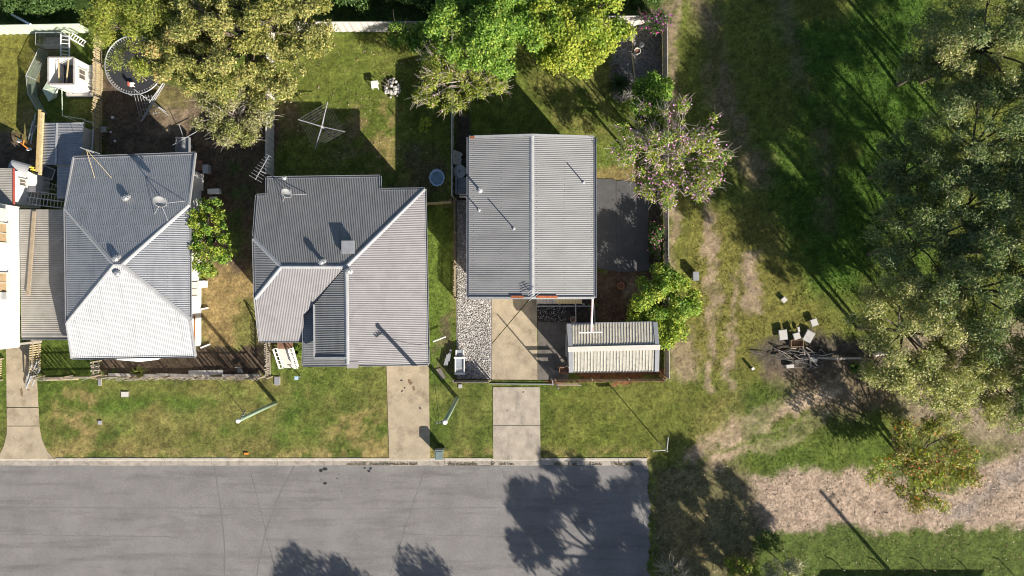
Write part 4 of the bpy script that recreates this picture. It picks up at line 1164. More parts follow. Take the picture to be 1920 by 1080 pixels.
BRIGHT_GAIN = 1.15
def tree(name, label, base, cen, rx, ry, rz, n, pal, size=.13, asp=.5, clumps=46, crad=(.55, 1.0), seed=1, bark='bark', trunk_r=.16, stems=1,
         group=None, cat="tree", twig=0, flowers=None, up=.5, fork=.35, hollow=.35, droop=0.0, limb_n=9, shell=.45):
    """base, cen: 3D; crown ellipsoid radii; twig = extra bare twigs reaching past the leaves"""
    r = np.random.default_rng(seed); rd = random.Random(seed)
    base = Vector(base); cen = Vector(cen)
    root = thing(name, label, cat, base, group)
    # main limbs
    lim = []
    for i in range(limb_n):
        a = 2 * math.pi * (i + rd.uniform(-.35, .35)) / limb_n
        e = rd.uniform(.45, .85); z = rd.uniform(-.35, .75)
        lim.append(Vector((cen.x + rx * e * math.cos(a), cen.y + ry * e * math.sin(a), cen.z + rz * z * (1.1 - .5 * e))))
    lim.append(cen + Vector((0, 0, rz * .6)))
    cl = []
    for i in range(clumps):
        l_ = lim[i % len(lim)]
        q = l_ + Vector((rd.gauss(0, rx * .24), rd.gauss(0, ry * .24), rd.gauss(0, rz * .26)))
        e = Vector(((q.x - cen.x) / rx, (q.y - cen.y) / ry, (q.z - cen.z) / rz))
        if e.length > 1.0:
            e *= rd.uniform(.82, 1.04) / e.length
            q = cen + Vector((e.x * rx, e.y * ry, e.z * rz))
        if e.length < hollow: q.z = cen.z + rz * rd.uniform(.3, .8)
        cl.append(q)
    cc = np.array([tuple(q) for q in cl]); cr = r.uniform(crad[0], crad[1], clumps)
    lv, lc = leaf_cloud(cc, cr, n, size, asp, pal, seed + 500, up, shell, droop)
    lo = np.maximum(lv[:, 2], .08); lv[:, 2] = lo
    # trunk, limbs, twigs
    mb = MB()
    tops = []
    for s_ in range(stems):
        off = Vector((rd.uniform(-.25, .25), rd.uniform(-.25, .25), 0)) if stems > 1 else Vector((0, 0, 0))
        b0 = base + off
        fk = b0.lerp(Vector((cen.x, cen.y, cen.z - rz * .5)), .9 if stems == 1 else fork + .3) + Vector((rd.uniform(-.4, .4), rd.uniform(-.4, .4), 0)) * (1 if stems > 1 else .3)
        mid = b0.lerp(fk, .5) + Vector((rd.uniform(-.12, .12), rd.uniform(-.12, .12), 0))
        mb.tube([b0 - Vector((0, 0, .1)), b0 + Vector((0, 0, .15)), mid, fk], [trunk_r * 1.35, trunk_r, trunk_r * .82, trunk_r * .7], 8)
        tops.append(fk)
    for i, l_ in enumerate(lim):
        fk = min(tops, key=lambda t_: (t_ - l_).length)
        m1 = fk.lerp(l_, .45) + Vector((rd.uniform(-.3, .3), rd.uniform(-.3, .3), rd.uniform(0, .35)))
        mb.tube([fk, m1, l_], [trunk_r * .62, trunk_r * .42, trunk_r * .2], 6)
    for i, q in enumerate(cl):
        l_ = lim[i % len(lim)]
        s0 = tops[0].lerp(l_, rd.uniform(.55, 1))
        m1 = s0.lerp(q, .5) + Vector((rd.uniform(-.2, .2), rd.uniform(-.2, .2), rd.uniform(-.1, .2)))
        mb.tube([s0, m1, q], [trunk_r * .2, trunk_r * .13, .015], 5)
        for t_ in range(twig):
            e = (q - cen).normalized() + Vector((rd.gauss(0, .55), rd.gauss(0, .55), rd.gauss(.25, .4)))
            e.normalize(); L_ = rd.uniform(.5, 1.25)
            p1 = q + e * L_ * .5 + Vector((rd.gauss(0, .08), rd.gauss(0, .08), 0))
            mb.tube([q, p1, q + e * L_], [.017, .012, .005], 4, False)
    mb.build("trunk", M[bark], root, smooth=True)
    me = np_mesh("crown", lv - np.array(base), 4, M['leaf'], lc)
    co = bpy.data.objects.new("crown", me); COL.objects.link(co); co.parent = root; ORI[co.name] = base
    if flowers:
        fn, fpal, fs = flowers
        fv, fc = leaf_cloud(cc + np.array((0, 0, .15)), cr * 1.08, fn, fs, .7, fpal, seed + 900, 1.0, .85, 0, 1.0)
        fo = bpy.data.objects.new("flowers", np_mesh("flowers", fv - np.array(base), 4, M['petal'], fc)); COL.objects.link(fo); fo.parent = root; fo["kind"] = "stuff"
    return root

OLIVE = [(0.138, 0.138, 0.032), (0.180, 0.168, 0.044), (0.085, 0.098, 0.026), (0.23, 0.205, 0.07), (0.15, 0.152, 0.05)]
YELGR = [(0.150, 0.165, 0.025), (0.185, 0.185, 0.035), (0.115, 0.145, 0.022), (0.14, 0.15, 0.04)]
GREYG = [(0.15, 0.145, 0.065), (0.19, 0.175, 0.09), (0.12, 0.125, 0.05), (0.17, 0.175, 0.045)]
BRIGHT = [(0.080, 0.135, 0.018), (0.105, 0.165, 0.024), (0.058, 0.108, 0.016), (0.135, 0.175, 0.028), (0.04, 0.08, 0.012)]
LIME = [(0.145, 0.168, 0.020), (0.175, 0.185, 0.026), (0.115, 0.150, 0.018), (0.080, 0.120, 0.016)]
GUM = [(1.2 * c[0], 1.22 * c[1], 1.16 * c[2]) for c in [(0.075, 0.098, 0.040), (0.100, 0.115, 0.050), (0.055, 0.080, 0.032), (0.125, 0.130, 0.055), (0.085, 0.105, 0.055)]]
GUM_SUNLIT = [(1.36 * c[0], 1.35 * c[1], 1.34 * c[2]) for c in [(0.130, 0.130, 0.052), (0.165, 0.155, 0.068), (0.100, 0.112, 0.042), (0.19, 0.175, 0.085)]]  # paler gum leaves, the sun's brightening put into their colour
DARKG = [(0.035, 0.065, 0.015), (0.05, 0.085, 0.02), (0.028, 0.052, 0.013)]
RUSTY = [(0.14, 0.125, 0.035), (0.16, 0.15, 0.045), (0.17, 0.12, 0.045), (0.11, 0.12, 0.032)]

BRIGHT = [tuple(BRIGHT_GAIN * v for v in c) for c in BRIGHT]; LIME = [tuple(BRIGHT_GAIN * v for v in c) for c in LIME]
GT = "leafy garden trees behind the houses"
tree("garden_tree", "yellow-green feathery tree hanging over the trampoline", G(290, 25), P(281, 50, 5.2), 3.8, 3.1, 1.7, 32000, YELGR, .075, .36, 92, (.5, .95), 11, group=GT, trunk_r=.2)
tree("garden_tree", "big olive leafy tree in the back corner, largest of the garden trees", G(455, 65), P(465, 70, 6.0), 5.6, 4.4, 2.4, 60000, OLIVE, .09, .45, 190, (.38, .8), 12, group=GT, trunk_r=.28, limb_n=13, up=.7)
tree("garden_tree", "dry olive tree with brown patches between the feathery and the big tree", G(365, 110), P(352, 80, 5.2), 2.7, 3.5, 1.7, 26000, OLIVE + [(0.24, 0.14, 0.06)], .085, .45, 90, (.35, .7), 13, group=GT, trunk_r=.18)
tree("garden_tree", "grey-green wattle leaning over the pale boundary fence", G(462, 190), P(440, 218, 3.9), 2.9, 2.3, 1.2, 13000, GREYG, .085, .4, 46, (.4, .8), 14, group=GT, trunk_r=.14, bark='bark_pale', twig=2)
tree("garden_tree", "bright green tree over the back fence of the gable house", G(915, 35), P(915, 52, 5.0), 4.0, 3.3, 1.8, 32000, BRIGHT, .095, .55, 80, (.5, 1.0), 15, group=GT, trunk_r=.2, up=.7)
tree("garden_tree", "lime yellow-green tree next to the pebble corner", G(1065, 42), P(1078, 48, 4.4), 3.6, 3.1, 1.6, 27000, LIME, .10, .62, 70, (.5, 1.0), 16, group=GT, trunk_r=.18, up=.8)
tree("flowering_tree", "half bare pink-flowered tree with yellow-green leaves straddling the boundary behind the pool", G(868, 165), P(858, 146, 3.6), 3.3, 2.5, 1.2, 10000, LIME + YELGR + YELGR, .07, .55, 80, (.35, .65), 17, bark='bark_pale', trunk_r=.1, twig=3, stems=2, flowers=(160, [(0.62, 0.30, 0.45)], .05), group="half bare pink-flowered trees")
tree("flowering_tree", "half bare pink-flowered tree right of the back lawn, over the reserve fence", G(1186, 245), P(1258, 292, 4.6), 3.9, 3.7, 1.5, 11000, BRIGHT + LIME + YELGR, .075, .55, 110, (.3, .65), 18, bark='bark_pale', trunk_r=.11, twig=4, stems=4, flowers=(1900, [(0.72, 0.26, 0.56), (0.78, 0.42, 0.66)], .058), group="half bare pink-flowered trees")
tree("garden_shrub", "glossy bright green shrub at the corner of the pebbles", G(1205, 190), P(1216, 182, 2.0), 1.35, 1.6, 1.0, 7000, BRIGHT, .10, .6, 26, (.4, .7), 19, cat="shrub", trunk_r=.08)
tree("garden_shrub", "dense yellow-green bush at the end of the cream shed", G(1235, 575), P(1243, 572, 2.2), 2.5, 2.7, 1.4, 17000, LIME + LIME + BRIGHT, .09, .58, 56, (.45, .85), 20, cat="shrub", trunk_r=.1, up=.8)
tree("garden_tree", "light green tree leaning on the east wall of the pyramid roof house", G(408, 450), P(392, 448, 3.6), 1.8, 2.95, 1.4, 7000, BRIGHT + LIME, .085, .58, 75, (.25, .5), 21, group=GT, trunk_r=.11)
tree("garden_shrub", "thin leafy shrub against the pale back fence", G(755, 72), P(752, 62, 2.1), 1.0, .8, .8, 1500, BRIGHT, .09, .5, 16, (.3, .5), 22, cat="shrub", trunk_r=.05, twig=1)
tree("garden_shrub", "leafy shrub in the shaded corner below the bright green tree", G(800, 88), P(800, 85, 1.8), 1.5, 1.4, .9, 4500, BRIGHT, .10, .52, 24, (.35, .6), 23, cat="shrub", trunk_r=.06)
tree("garden_shrub", "small lone leafy shoot in the shaded lawn", G(796, 236), P(795, 234, 1.1), .5, .55, .45, 330, LIME, .09, .5, 9, (.2, .3), 24, cat="shrub", trunk_r=.03)
tree("bougainvillea", "magenta bougainvillea in the back corner of the gable house yard", G(1232, 42), P(1228, 42, 1.9), .95, .8, .7, 900, DARKG, .08, .5, 18, (.3, .5), 25, cat="shrub", trunk_r=.05, twig=3, flowers=(130, [(0.62, 0.03, 0.45), (0.45, 0.03, 0.55), (0.7, 0.08, 0.4)], .055))
tree("garden_shrub", "dark pink-flowered shrub in the shade right of the patio", G(1230, 452), P(1231, 450, 1.2), .5, 1.5, .6, 1300, DARKG, .08, .5, 14, (.3, .45), 26, cat="shrub", trunk_r=.04, flowers=(70, [(0.7, 0.2, 0.35)], .06))
# dark hedge strip behind the rear fences
for i, (x, y, w, hh, lb) in enumerate(((40, 5, 2.2, 2.0, "dark hedge shrub behind the pale green fence, leftmost"), (115, 8, 2.2, 2.2, "dark hedge shrub behind the pale green fence, next to the feathery tree"),
                                       (665, 0, 1.8, 2.0, "dark green shrub behind the pale back fence beside the big olive tree"), (740, -14, 2.0, 2.0, "dark green shrub behind the pale back fence, middle one"), (810, -6, 1.6, 2.0, "dark green shrub behind the pale back fence beside the bright green tree"),
                                       (1190, -16, 1.8, 1.4, "dark green shrub behind the fence of the pebble corner"))):
    tree("hedge_shrub", lb, G(x, y), G(x, y, hh * .55), w, 1.25, hh * .55, 5200, DARKG, .10, .45, 26, (.45, .8), 40 + i, cat="shrub", trunk_r=.07, group="dark shrubs behind the back fences")
# gum trees of the reserve
GG = "gum trees on the reserve"
gums = [((1722, 622), 8.5, 4.3, 3.9, 2.4, 17000, GUM_SUNLIT, "pale sunlit gum tree nearest the rubbish pile"),
        ((1868, 545), 9.5, 4.3, 4.0, 2.6, 16000, GUM, "grey-green gum tree at the right edge above the leaf litter"),
        ((1742, 452), 7.5, 3.6, 3.2, 2.2, 13000, GUM, "dark grey-green gum tree left of centre in the gum grove"),
        ((1845, 385), 8.5, 3.6, 2.9, 2.2, 12000, GUM, "gum tree beside the small sunlit clearing"),
        ((1862, 265), 8.5, 4.3, 3.6, 2.4, 15000, GUM, "gum tree with dense shaded crown at the upper right"),
        ((1880, 75), 9.0, 4.2, 3.8, 2.4, 14000, GUM + GUM_SUNLIT, "gum tree in the top right corner"),
        ((1775, 110), 5.5, 3.0, 3.6, 1.8, 9500, GUM, "low gum tree left of the top right corner tree"),
        ((1715, 320), 5.5, 2.8, 3.0, 1.6, 9500, GUM, "low gum tree at the edge of the lush grass"),
        ((1795, 715), 6.5, 3.6, 3.1, 1.9, 10500, GUM_SUNLIT, "thin sunlit gum tree over the leaf litter"),
        ((1905, 720), 6.5, 3.2, 3.2, 1.8, 8500, GUM + GUM_SUNLIT, "thin gum tree cut by the right edge above the dirt track"),
        ((2030, 470), 10.5, 4.5, 4.5, 2.8, 11000, GUM, "tall gum tree just past the right edge, upper one"),
        ((2060, 700), 11, 4.6, 4.5, 2.8, 11000, GUM, "tall gum tree just past the right edge, lower one"),
        ((2040, 200), 10, 4.5, 4.5, 2.6, 9000, GUM, "tall gum tree just past the right edge near the top"),
        ((2190, 380), 11, 4.5, 4.5, 2.6, 8000, GUM, "tall gum tree well past the right edge, upper one"),
        ((2200, 580), 11, 4.5, 4.5, 2.6, 8000, GUM, "tall gum tree well past the right edge, middle one"),
        ((2200, 820), 11, 4.5, 4.5, 2.6, 8000, GUM, "tall gum tree well past the right edge, lower one")]
for i, ((x, y), h, rx, ry, rz, n, pal, lb) in enumerate(gums):
    c = P(x, y, h)
    tree("gum_tree", lb, (c.x + random.uniform(-.6, .6), c.y + random.uniform(-.6, .6), 0), c, rx, ry, rz, int(n * 1.7), pal, .095, .36, 80, (.45, .95), 60 + i, bark='bark', trunk_r=.14, group=GG, twig=1, droop=.6, up=.45, shell=.25)
tree("red_flowering_tree", "spreading thin tree with red flowers and yellow-green leaves by the leaf litter", G(1722, 885), P(1730, 862, 3.0), 4.0, 3.5, 1.0, 10500, RUSTY + YELGR, .10, .45, 74, (.4, .8), 80, trunk_r=.14, twig=3, stems=3, flowers=(420, [(0.62, 0.09, 0.03), (0.7, 0.2, 0.05)], .06))
tree("reserve_shrub", "grey twiggy shrub at the bottom edge left of the yellow one", G(1265, 1078), P(1262, 1078, 1.3), .9, .8, .6, 350, GREYG, .07, .4, 22, (.3, .5), 81, cat="shrub", bark='bark_pale', trunk_r=.05, twig=6)
tree("reserve_shrub", "yellow-green shrub at the bottom edge below the dirt patch", G(1395, 1070), P(1392, 1068, 1.2), 1.5, 1.0, .7, 3000, LIME + RUSTY, .09, .45, 24, (.3, .55), 82, cat="shrub", trunk_r=.05, twig=2)
tree("reserve_shrub", "pale grey shrub at the bottom edge next to the green lawn", G(1475, 1068), P(1470, 1066, 1.2), 1.3, .9, .7, 2600, [(0.22, 0.21, 0.14), (0.27, 0.25, 0.19), (0.17, 0.17, 0.09)], .08, .4, 22, (.3, .5), 83, cat="shrub", bark='bark_pale', trunk_r=.05, twig=2)
# street trees just below the frame whose shade crosses the road
ST = "street trees below the frame"
for i, (sx, sy, h, rx, ry, n, lb) in enumerate(((1095, 1000, 8.0, 4.8, 4.4, 21000, "leafy street tree below the frame shading the end of the road"), (1315, 985, 8.5, 4.8, 4.8, 26000, "leafy street tree below the frame shading the dirt patch"),
        (1210, 1130, 6.5, 4.4, 3.2, 17000, "street tree below the frame between the two shading the road end"), (635, 1142, 7.0, 3.6, 2.6, 8000, "street tree below the frame left of the road end"), (850, 1148, 6.5, 2.4, 1.8, 4500, "small street tree below the middle of the frame"))):
    L_ = h / math.tan(SUN_EL) * PXM
    gx, gy = sx + .65 * L_, sy + .76 * L_
    tree("street_tree", lb, G(gx, gy), G(gx, gy, h), rx, ry, 2.6, n, GUM, .16, .35, 60, (.5, 1.0), 90 + i, trunk_r=.2, group=ST, twig=1, droop=.4)

# spiky and strappy plants
def strappy(name, label, c, n, L, w, pal, seed, cat="plant", arch=.7):
    rd = random.Random(seed); c = Vector(c)
    root = thing(name, label, cat, c)
    vs = []; cs = []
    for i in range(n):
        a = rd.uniform(0, 6.283); l_ = L * rd.uniform(.6, 1.1); d = Vector((math.cos(a), math.sin(a), 0)); s = Vector((-d.y, d.x, 0))
        p = [Vector((0, 0, .02)), d * l_ * .35 + Vector((0, 0, l_ * .55)), d * l_ * .7 + Vector((0, 0, l_ * (.6 - .1 * arch))), d * l_ + Vector((0, 0, l_ * (.5 - .5 * arch)))]
        ww = [w * .6, w, w * .8, .004]
        col = Vector(pal[rd.randrange(len(pal))]) * rd.uniform(.75, 1.25)
        for k in range(3):
            vs += [p[k] - s * ww[k], p[k] + s * ww[k], p[k + 1] + s * ww[k + 1], p[k + 1] - s * ww[k + 1]]
            cs += [tuple(col)] * 4
    o = bpy.data.objects.new("leaves", np_mesh("leaves", np.array([tuple(v) for v in vs]), 4, M['leaf'], np.array(cs))); COL.objects.link(o); o.parent = root
    return root
strappy("strappy_plant", "dark spiky strap-leaf plant beside the pebble corner", G(1160, 160), 80, 1.0, .05, DARKG, 1)
strappy("strappy_plant", "bright green strap-leaf clump beside the front stair", G(556, 660), 60, .7, .05, BRIGHT, 2)
strappy("strappy_plant", "small strap-leaf tuft behind the fallen front fence", G(262, 699), 46, .7, .035, YELGR, 3)
strappy("strappy_plant", "yellow-green tuft at the corner of the front deck", G(1112, 575), 26, .5, .03, LIME, 4)
strappy("strappy_plant", "bright green weed clump by the burnt branches", G(1602, 688), 50, .6, .04, BRIGHT, 6)

# ------------------------------------------------------------------ fences
def paling_mesh(w, h, t, m, name="paling", point=False):
    mb = MB()
    if point:
        mb.add([(-w / 2, -t / 2, 0), (w / 2, -t / 2, 0), (w / 2, -t / 2, h - w * .6), (0, -t / 2, h), (-w / 2, -t / 2, h - w * .6), (-w / 2, t / 2, 0), (w / 2, t / 2, 0), (w / 2, t / 2, h - w * .6), (0, t / 2, h), (-w / 2, t / 2, h - w * .6)],
               [(0, 1, 2, 3, 4), (9, 8, 7, 6, 5), (0, 5, 6, 1), (1, 6, 7, 2), (2, 7, 8, 3), (3, 8, 9, 4), (4, 9, 5, 0)])
    else: mb.box((0, 0, h / 2), (w, t, h))
    return raw_mesh(name, mb, m)
def paling_fence(label, p0, p1, h, step, w, m, rails=2, posts=2.4, gap=0.0, jit=.03, skew=.02, group=None, side=1, t=.022):
    p0, p1 = Vector(p0), Vector(p1); d = (p1 - p0); L = d.length; d.normalize(); ang = math.atan2(d.y, d.x)
    nrm = Vector((-d.y, d.x, 0)) * side
    root = thing("paling_fence", label, "fence", (p0 + p1) / 2, group)
    mes = [paling_mesh(w, h, t, M[m]), paling_mesh(w * .9, h, t, M[m])]
    n = int(L / step)
    for k in range(n):
        if random.random() < gap: continue
        q = p0 + d * (k + .5) * step
        piece("paling", mes[k % 2], root, q, (random.gauss(0, skew), random.gauss(0, skew), ang), (1, 1, 1 + random.uniform(-jit, jit)))
    for i in range(rails):
        z = h * (.25 + .55 * i / max(1, rails - 1))
        mb = MB(); mb.bar(p0 + nrm * .05 + Vector((0, 0, z)), p1 + nrm * .05 + Vector((0, 0, z)), .045, .08); mb.build("rail", M['timber'], root)
    k = max(1, round(L / posts))
    for i in range(k + 1):
        mb = MB(); q = p0 + d * L * i / k + nrm * .12; mb.box((q.x, q.y, h * .5), (.09, .09, h)); mb.build("post", M['timber'], root)
    return root
def sheet_fence(label, p0, p1, h, m, group=None, panel=2.4, capm=None):
    p0, p1 = Vector(p0), Vector(p1); d = (p1 - p0); L = d.length; d.normalize(); n_ = Vector((-d.y, d.x, 0))
    root = thing("metal_panel_fence", label, "fence", (p0 + p1) / 2, group)
    k = max(1, round(L / panel)); w = L / k
    for i in range(k):
        a = p0 + d * (i * w + .04); mb = MB(); seg = 18; vs = []; fs = []
        for j in range(seg + 1):
            off = .018 if (j // 2) % 2 else -.018
            q = a + d * (w - .08) * j / seg + n_ * off
            vs += [(q.x, q.y, .03), (q.x, q.y, h - .03)]
        for j in range(seg): fs.append((2 * j, 2 * j + 2, 2 * j + 3, 2 * j + 1))
        mb.add(vs, fs); mb.build("panel", M[m], root)
        mb = MB(); mb.bar(p0 + d * i * w + Vector((0, 0, h)), p0 + d * (i + 1) * w + Vector((0, 0, h)), .06, .05); mb.build("top_rail", M[capm or m], root)
    for i in range(k + 1):
        mb = MB(); q = p0 + d * i * w; mb.box((q.x, q.y, h / 2), (.075, .075, h - .06)); mb.build("post", M[capm or m], root)
    return root
FG = "fences between the yards"
sheet_fence("pale green metal fence at the back of the far-left yard", G(-60, 66), G(176, 62), 1.75, 'palegreen', FG)
sheet_fence("off-white metal fence behind the lawn of the hip roof house", G(500, 60), G(848, 60), 1.9, 'offwhite', FG)
sheet_fence("off-white metal fence behind the gable house yard", G(852, 51), G(1242, 48), 1.8, 'offwhite', FG)
sheet_fence("pale metal fence between the dirt yard and the lawn with the clothesline", G(516, 64), G(513.5, 330), 1.7, 'offwhite', FG)
sheet_fence("pale metal fence on the boundary left of the gable house", G(850, 64), G(851, 372), 1.7, 'offwhite', FG)
paling_fence("low weathered paling fence beside the white stones", G(853, 376), G(853, 560), 1.0, .16, .11, 'timber', group=FG)
paling_fence("yellowish leaning paling fence beside the trampoline", G(194, 60), G(190, 318), 1.2, .135, .09, 'timber_pale', jit=.06, skew=.025, group=FG)
paling_fence("short cross paling fence behind the hip roof house by the pool", G(800, 385), G(848, 381), 1.2, .12, .08, 'timber_pale', group=FG)
paling_fence("short paling fence right of the first driveway", G(77, 636), G(76, 700), 1.2, .17, .095, 'timber_pale', group=FG, skew=.015)
paling_fence("short grey paling fence in front of the pyramid roof house", G(187, 676), G(187, 706), 1.1, .16, .08, 'timber_grey', group=FG, skew=.03)
paling_fence("grey paling fence between the front yards, beside the stair", G(506, 642), G(508, 706), 1.15, .14, .07, 'timber_grey', group=FG, skew=.03)
paling_fence("front paling fence of the pyramid roof house from driveway to path", G(84, 708), G(190, 706), 1.5, .16, .085, 'timber_grey', rails=2, gap=.08, skew=.05, group=FG)
paling_fence("long front paling fence of the pyramid roof house with missing boards", G(200, 707), G(500, 707), 1.5, .15, .085, 'timber_grey', rails=2, gap=.10, skew=.05, group=FG)
paling_fence("yellowish paling fence left of the first driveway", G(4, 672), G(2, 712), 1.1, .17, .09, 'timber_pale', group=FG)
sheet_fence("dark metal fence between the gable house and the reserve", G(1242, 52), G(1246, 704), 1.6, 'timber_grey', FG)
paling_fence("low brown front fence before the cream shed", G(1040, 713), G(1244, 711), .95, .14, .12, 'brown', group=FG, rails=2)
paling_fence("front fence of the stone bed, left of the sliding gate", G(852, 714), G(919, 714), 1.05, .13, .128, 'timber_grey', group=FG, skew=.005)
# fallen and lying boards along the front fence
for i, (a, b, w, lb, mm) in enumerate((((205, 702), (300, 704), .22, "grey board lying behind the front fence, leftmost", 'timber_grey'), ((295, 703), (398, 706), .3, "long grey board lying behind the front fence, middle", 'timber_grey'),
        ((355, 699), (420, 697), .34, "wide pale board leaning behind the front fence", 'offwhite'), ((418, 704), (490, 703), .2, "grey board lying near the end of the front fence", 'timber_grey'), ((88, 712), (150, 710), .14, "thin pale board along the front fence by the driveway", 'timber_pale'))):
    mb = MB(); mb.bar(G(*a, .12), G(*b, .2), w, .04); o = mb.build("lying_board", M[mm], None, G((a[0] + b[0]) / 2, (a[1] + b[1]) / 2)); top_tag(o, lb, "board", "boards lying along the front fence")
# tall steel frame with rails by the shed
fr = thing("tall_gate_frame", "thin tall steel post with two rails next to the cream shed", "gate frame", G(1041, 716))
mb = MB(); mb.tube([G(1041, 716), G(1041, 716, 3.45)], .05, 8); mb.build("post", M['steel'], fr)
for z in (1.74, 1.36, .98):
    mb = MB(); mb.bar(G(1041, 716, z), G(1084, 716, z), .05, .17); mb.build("rail", M['timber'], fr)
mb = MB(); mb.tube([G(1084, 716), G(1084, 716, 1.9)], .04, 8); mb.build("post", M['steel'], fr)
sg = thing("sliding_gate", "low dark sliding gate across the driveway of the gable house", "gate", G(978, 719))
for z in (.06, .2):
    mb = MB(); mb.bar(G(919, 719, z), G(1038, 720, z), .05, .05); mb.build("rail", M['gutter'], sg)
for k in range(24):
    q = G(919, 719).lerp(G(1038, 720), k / 23)
    mb = MB(); mb.tube([q + Vector((0, 0, .05)), q + Vector((0, 0, .22))], .012, 5); mb.build("baluster", M['dkgutter'], sg)
mb = MB(); mb.bar(G(1036, 722, .2), G(1036, 712, .2), .07, .07); mb.build("bracket", M['steel'], sg)

# ------------------------------------------------------------------ poles, street furniture
def power_pole(label, base, h, r, arm_dir, cat="pole", top='white'):
    t = thing("power_pole", label, cat, base, "power poles")
    base = Vector(base)
    mb = MB(); mb.tube([base - Vector((0, 0, .1)), base + Vector((.02, .03, h * .5)), base + Vector((0, 0, h))], [r, r * .9, r * .78], 12); mb.build("shaft", M['green_pole'], t, smooth=True)
    mb = MB(); mb.lathe(base + Vector((0, 0, h)), [(r * .95, -.05), (r * 1.0, .05), (r * .6, .12)], 12); mb.build("pole_cap", M[top], t)
    a = Vector((arm_dir[0], arm_dir[1], 0)).normalized()
    mb = MB(); mb.bar(base + Vector((0, 0, h - .35)) - a * .15, base + Vector((0, 0, h - .35)) + a * .65, .06, .06); br = mb.build("bracket", M['steel'], t)
    for k in range(3):
        mb = MB(); mb.lathe(base + a * (.25 + .18 * k) + Vector((0, 0, h - .32)), [(.05, 0), (.06, .05), (.04, .08), (.06, .12), (.03, .16)], 8); mb.build("insulator", M['dark'], br)
    return t
pA = G(517, 755); pB = G(857, 746)
power_pole("leaning-looking green power pole on the verge of the pyramid roof house", pA, 7.0, .15, (.35, .6))
power_pole("green power pole between the two concrete driveways", pB, 9.2, .16, (-1, -.2))
power_pole("power pole standing below the lower right of the frame", G(1828, 1259), 9.0, .17, (.7, .5))
def wire(label, a, b, sag=.35):
    mb = MB(); a, b = Vector(a), Vector(b); pts = []
    for k in range(15):
        t = k / 14; p = a.lerp(b, t); p.z -= sag * 4 * t * (1 - t); pts.append(p)
    mb.tube(pts, .013, 5); o = mb.build("overhead_wire", M['dark'], None, (a + b) / 2); top_tag(o, label, "wire", "service wires")
wire("thin service wire from the verge pole to the pyramid roof house", pA + Vector((.3, .4, 6.7)), P(366, 676, 3.7))
wire("thin service wire from the pole between the driveways to the hip roof house", pB + Vector((-.4, 0, 8.9)), P(803, 640, 4.3))
# street name sign
ss_ = thing("street_sign", "steel street sign post with two blades at the end of the kerb", "street sign", G(1233, 827))
b_ = G(1233, 827); hh = 3.15
mb = MB(); mb.tube([b_, b_ + Vector((0, 0, hh))], .04, 10); mb.build("post", M['steel'], ss_)
for (dx, dy, z) in ((.1, .95, hh - .12), (-.95, -.05, hh - .3)):
    mb = MB(); d = Vector((dx, dy, 0)); s_ = Vector((-d.y, d.x, 0)).normalized(); c = b_ + d * .5 + Vector((0, 0, z)); mb.frame_box(c, d * .5, s_ * .012, Vector((0, 0, .09))); mb.build("sign_blade", M['white'], ss_)
mb = MB(); mb.lathe(b_ + Vector((0, 0, hh)), [(.05, -.02), (.05, .03), (.02, .06)], 10); mb.build("post_cap", M['flash'], ss_)
# wheelie bin
wb_ = thing("wheelie_bin", "dark green wheelie bin standing at the kerb by the second driveway", "bin", G(826, 846))
c = G(826, 846)
mb = MB(); tw, td, bw_, bd = .29, .36, .22, .25
vs = [(c.x + sx * bw_, c.y + sy * bd, .06) for sx, sy in ((-1, -1), (1, -1), (1, 1), (-1, 1))] + [(c.x + sx * tw, c.y + sy * td, .98) for sx, sy in ((-1, -1), (1, -1), (1, 1), (-1, 1))]
mb.add(vs, [(3, 2, 1, 0), (4, 5, 6, 7), (0, 1, 5, 4), (1, 2, 6, 5), (2, 3, 7, 6), (3, 0, 4, 7)]); mb.build("body", M['binlid'], wb_)
mb = MB(); mb.box(c + Vector((0, -.02, 1.02)), (.62, .74, .05)); mb.box(c + Vector((0, -.05, 1.055)), (.48, .52, .03)); mb.build("lid", M['binlid'], wb_)
mb = MB(); mb.bar(c + Vector((-.25, .42, 1.0)), c + Vector((.25, .42, 1.0)), .04, .04); mb.build("handle", M['dark'], wb_)
for s_ in (-1, 1):
    mb = MB(); mb.tube([c + Vector((s_ * .26, .26, .11)), c + Vector((s_ * .32, .26, .11))], .11, 14); mb.build("wheel", M['dark'], wb_)
# pits, covers and small verge items
for (x, y, w, l, mm, nm, lb, cat) in ((235, 739, .6, .42, 'offwhite', "pit_cover", "white concrete pit cover on the verge lawn", "pit cover"), (188, 792, .3, .3, 'flash', "meter_cover", "small grey water meter cover on the verge", "meter cover"),
        (188, 717, .25, .5, 'gutter', "pit_cover", "narrow grey cover just outside the front fence", "pit cover"), (520, 714, .45, .65, 'gutter', "pit_cover", "grey concrete pit beside the paling fence corner", "pit cover"),
        (863, 724, .3, .3, 'flash', "meter_cover", "small grey meter cover outside the stone bed fence", "meter cover"), (462, 850, .3, .14, 'orange', "kerb_marker", "small orange marker at the kerb", "marker")):
    q = G(x, y); t = thing(nm, lb, cat, q)
    mb = MB(); mb.box(q + Vector((0, 0, .03)), (w, l, .07)); mb.build("frame", M['conc_grey'] if mm != 'orange' else M['orange'], t)
    mb = MB(); mb.box(q + Vector((0, 0, .075)), (w * .86, l * .86, .03)); mb.build("lid", M[mm], t)
bs_ = thing("marker_post", "thin post with a pale blue plate on the lawn before the stair", "marker post", G(563, 706)); q = G(563, 706)
mb = MB(); mb.box(q + Vector((0, 0, .45)), (.05, .05, .9)); mb.build("post", M['steel'], bs_)
mb = MB(); mb.box(q + Vector((0, 0, .92)), (.27, .25, .05)); mb.build("plate", M['blue'], bs_)
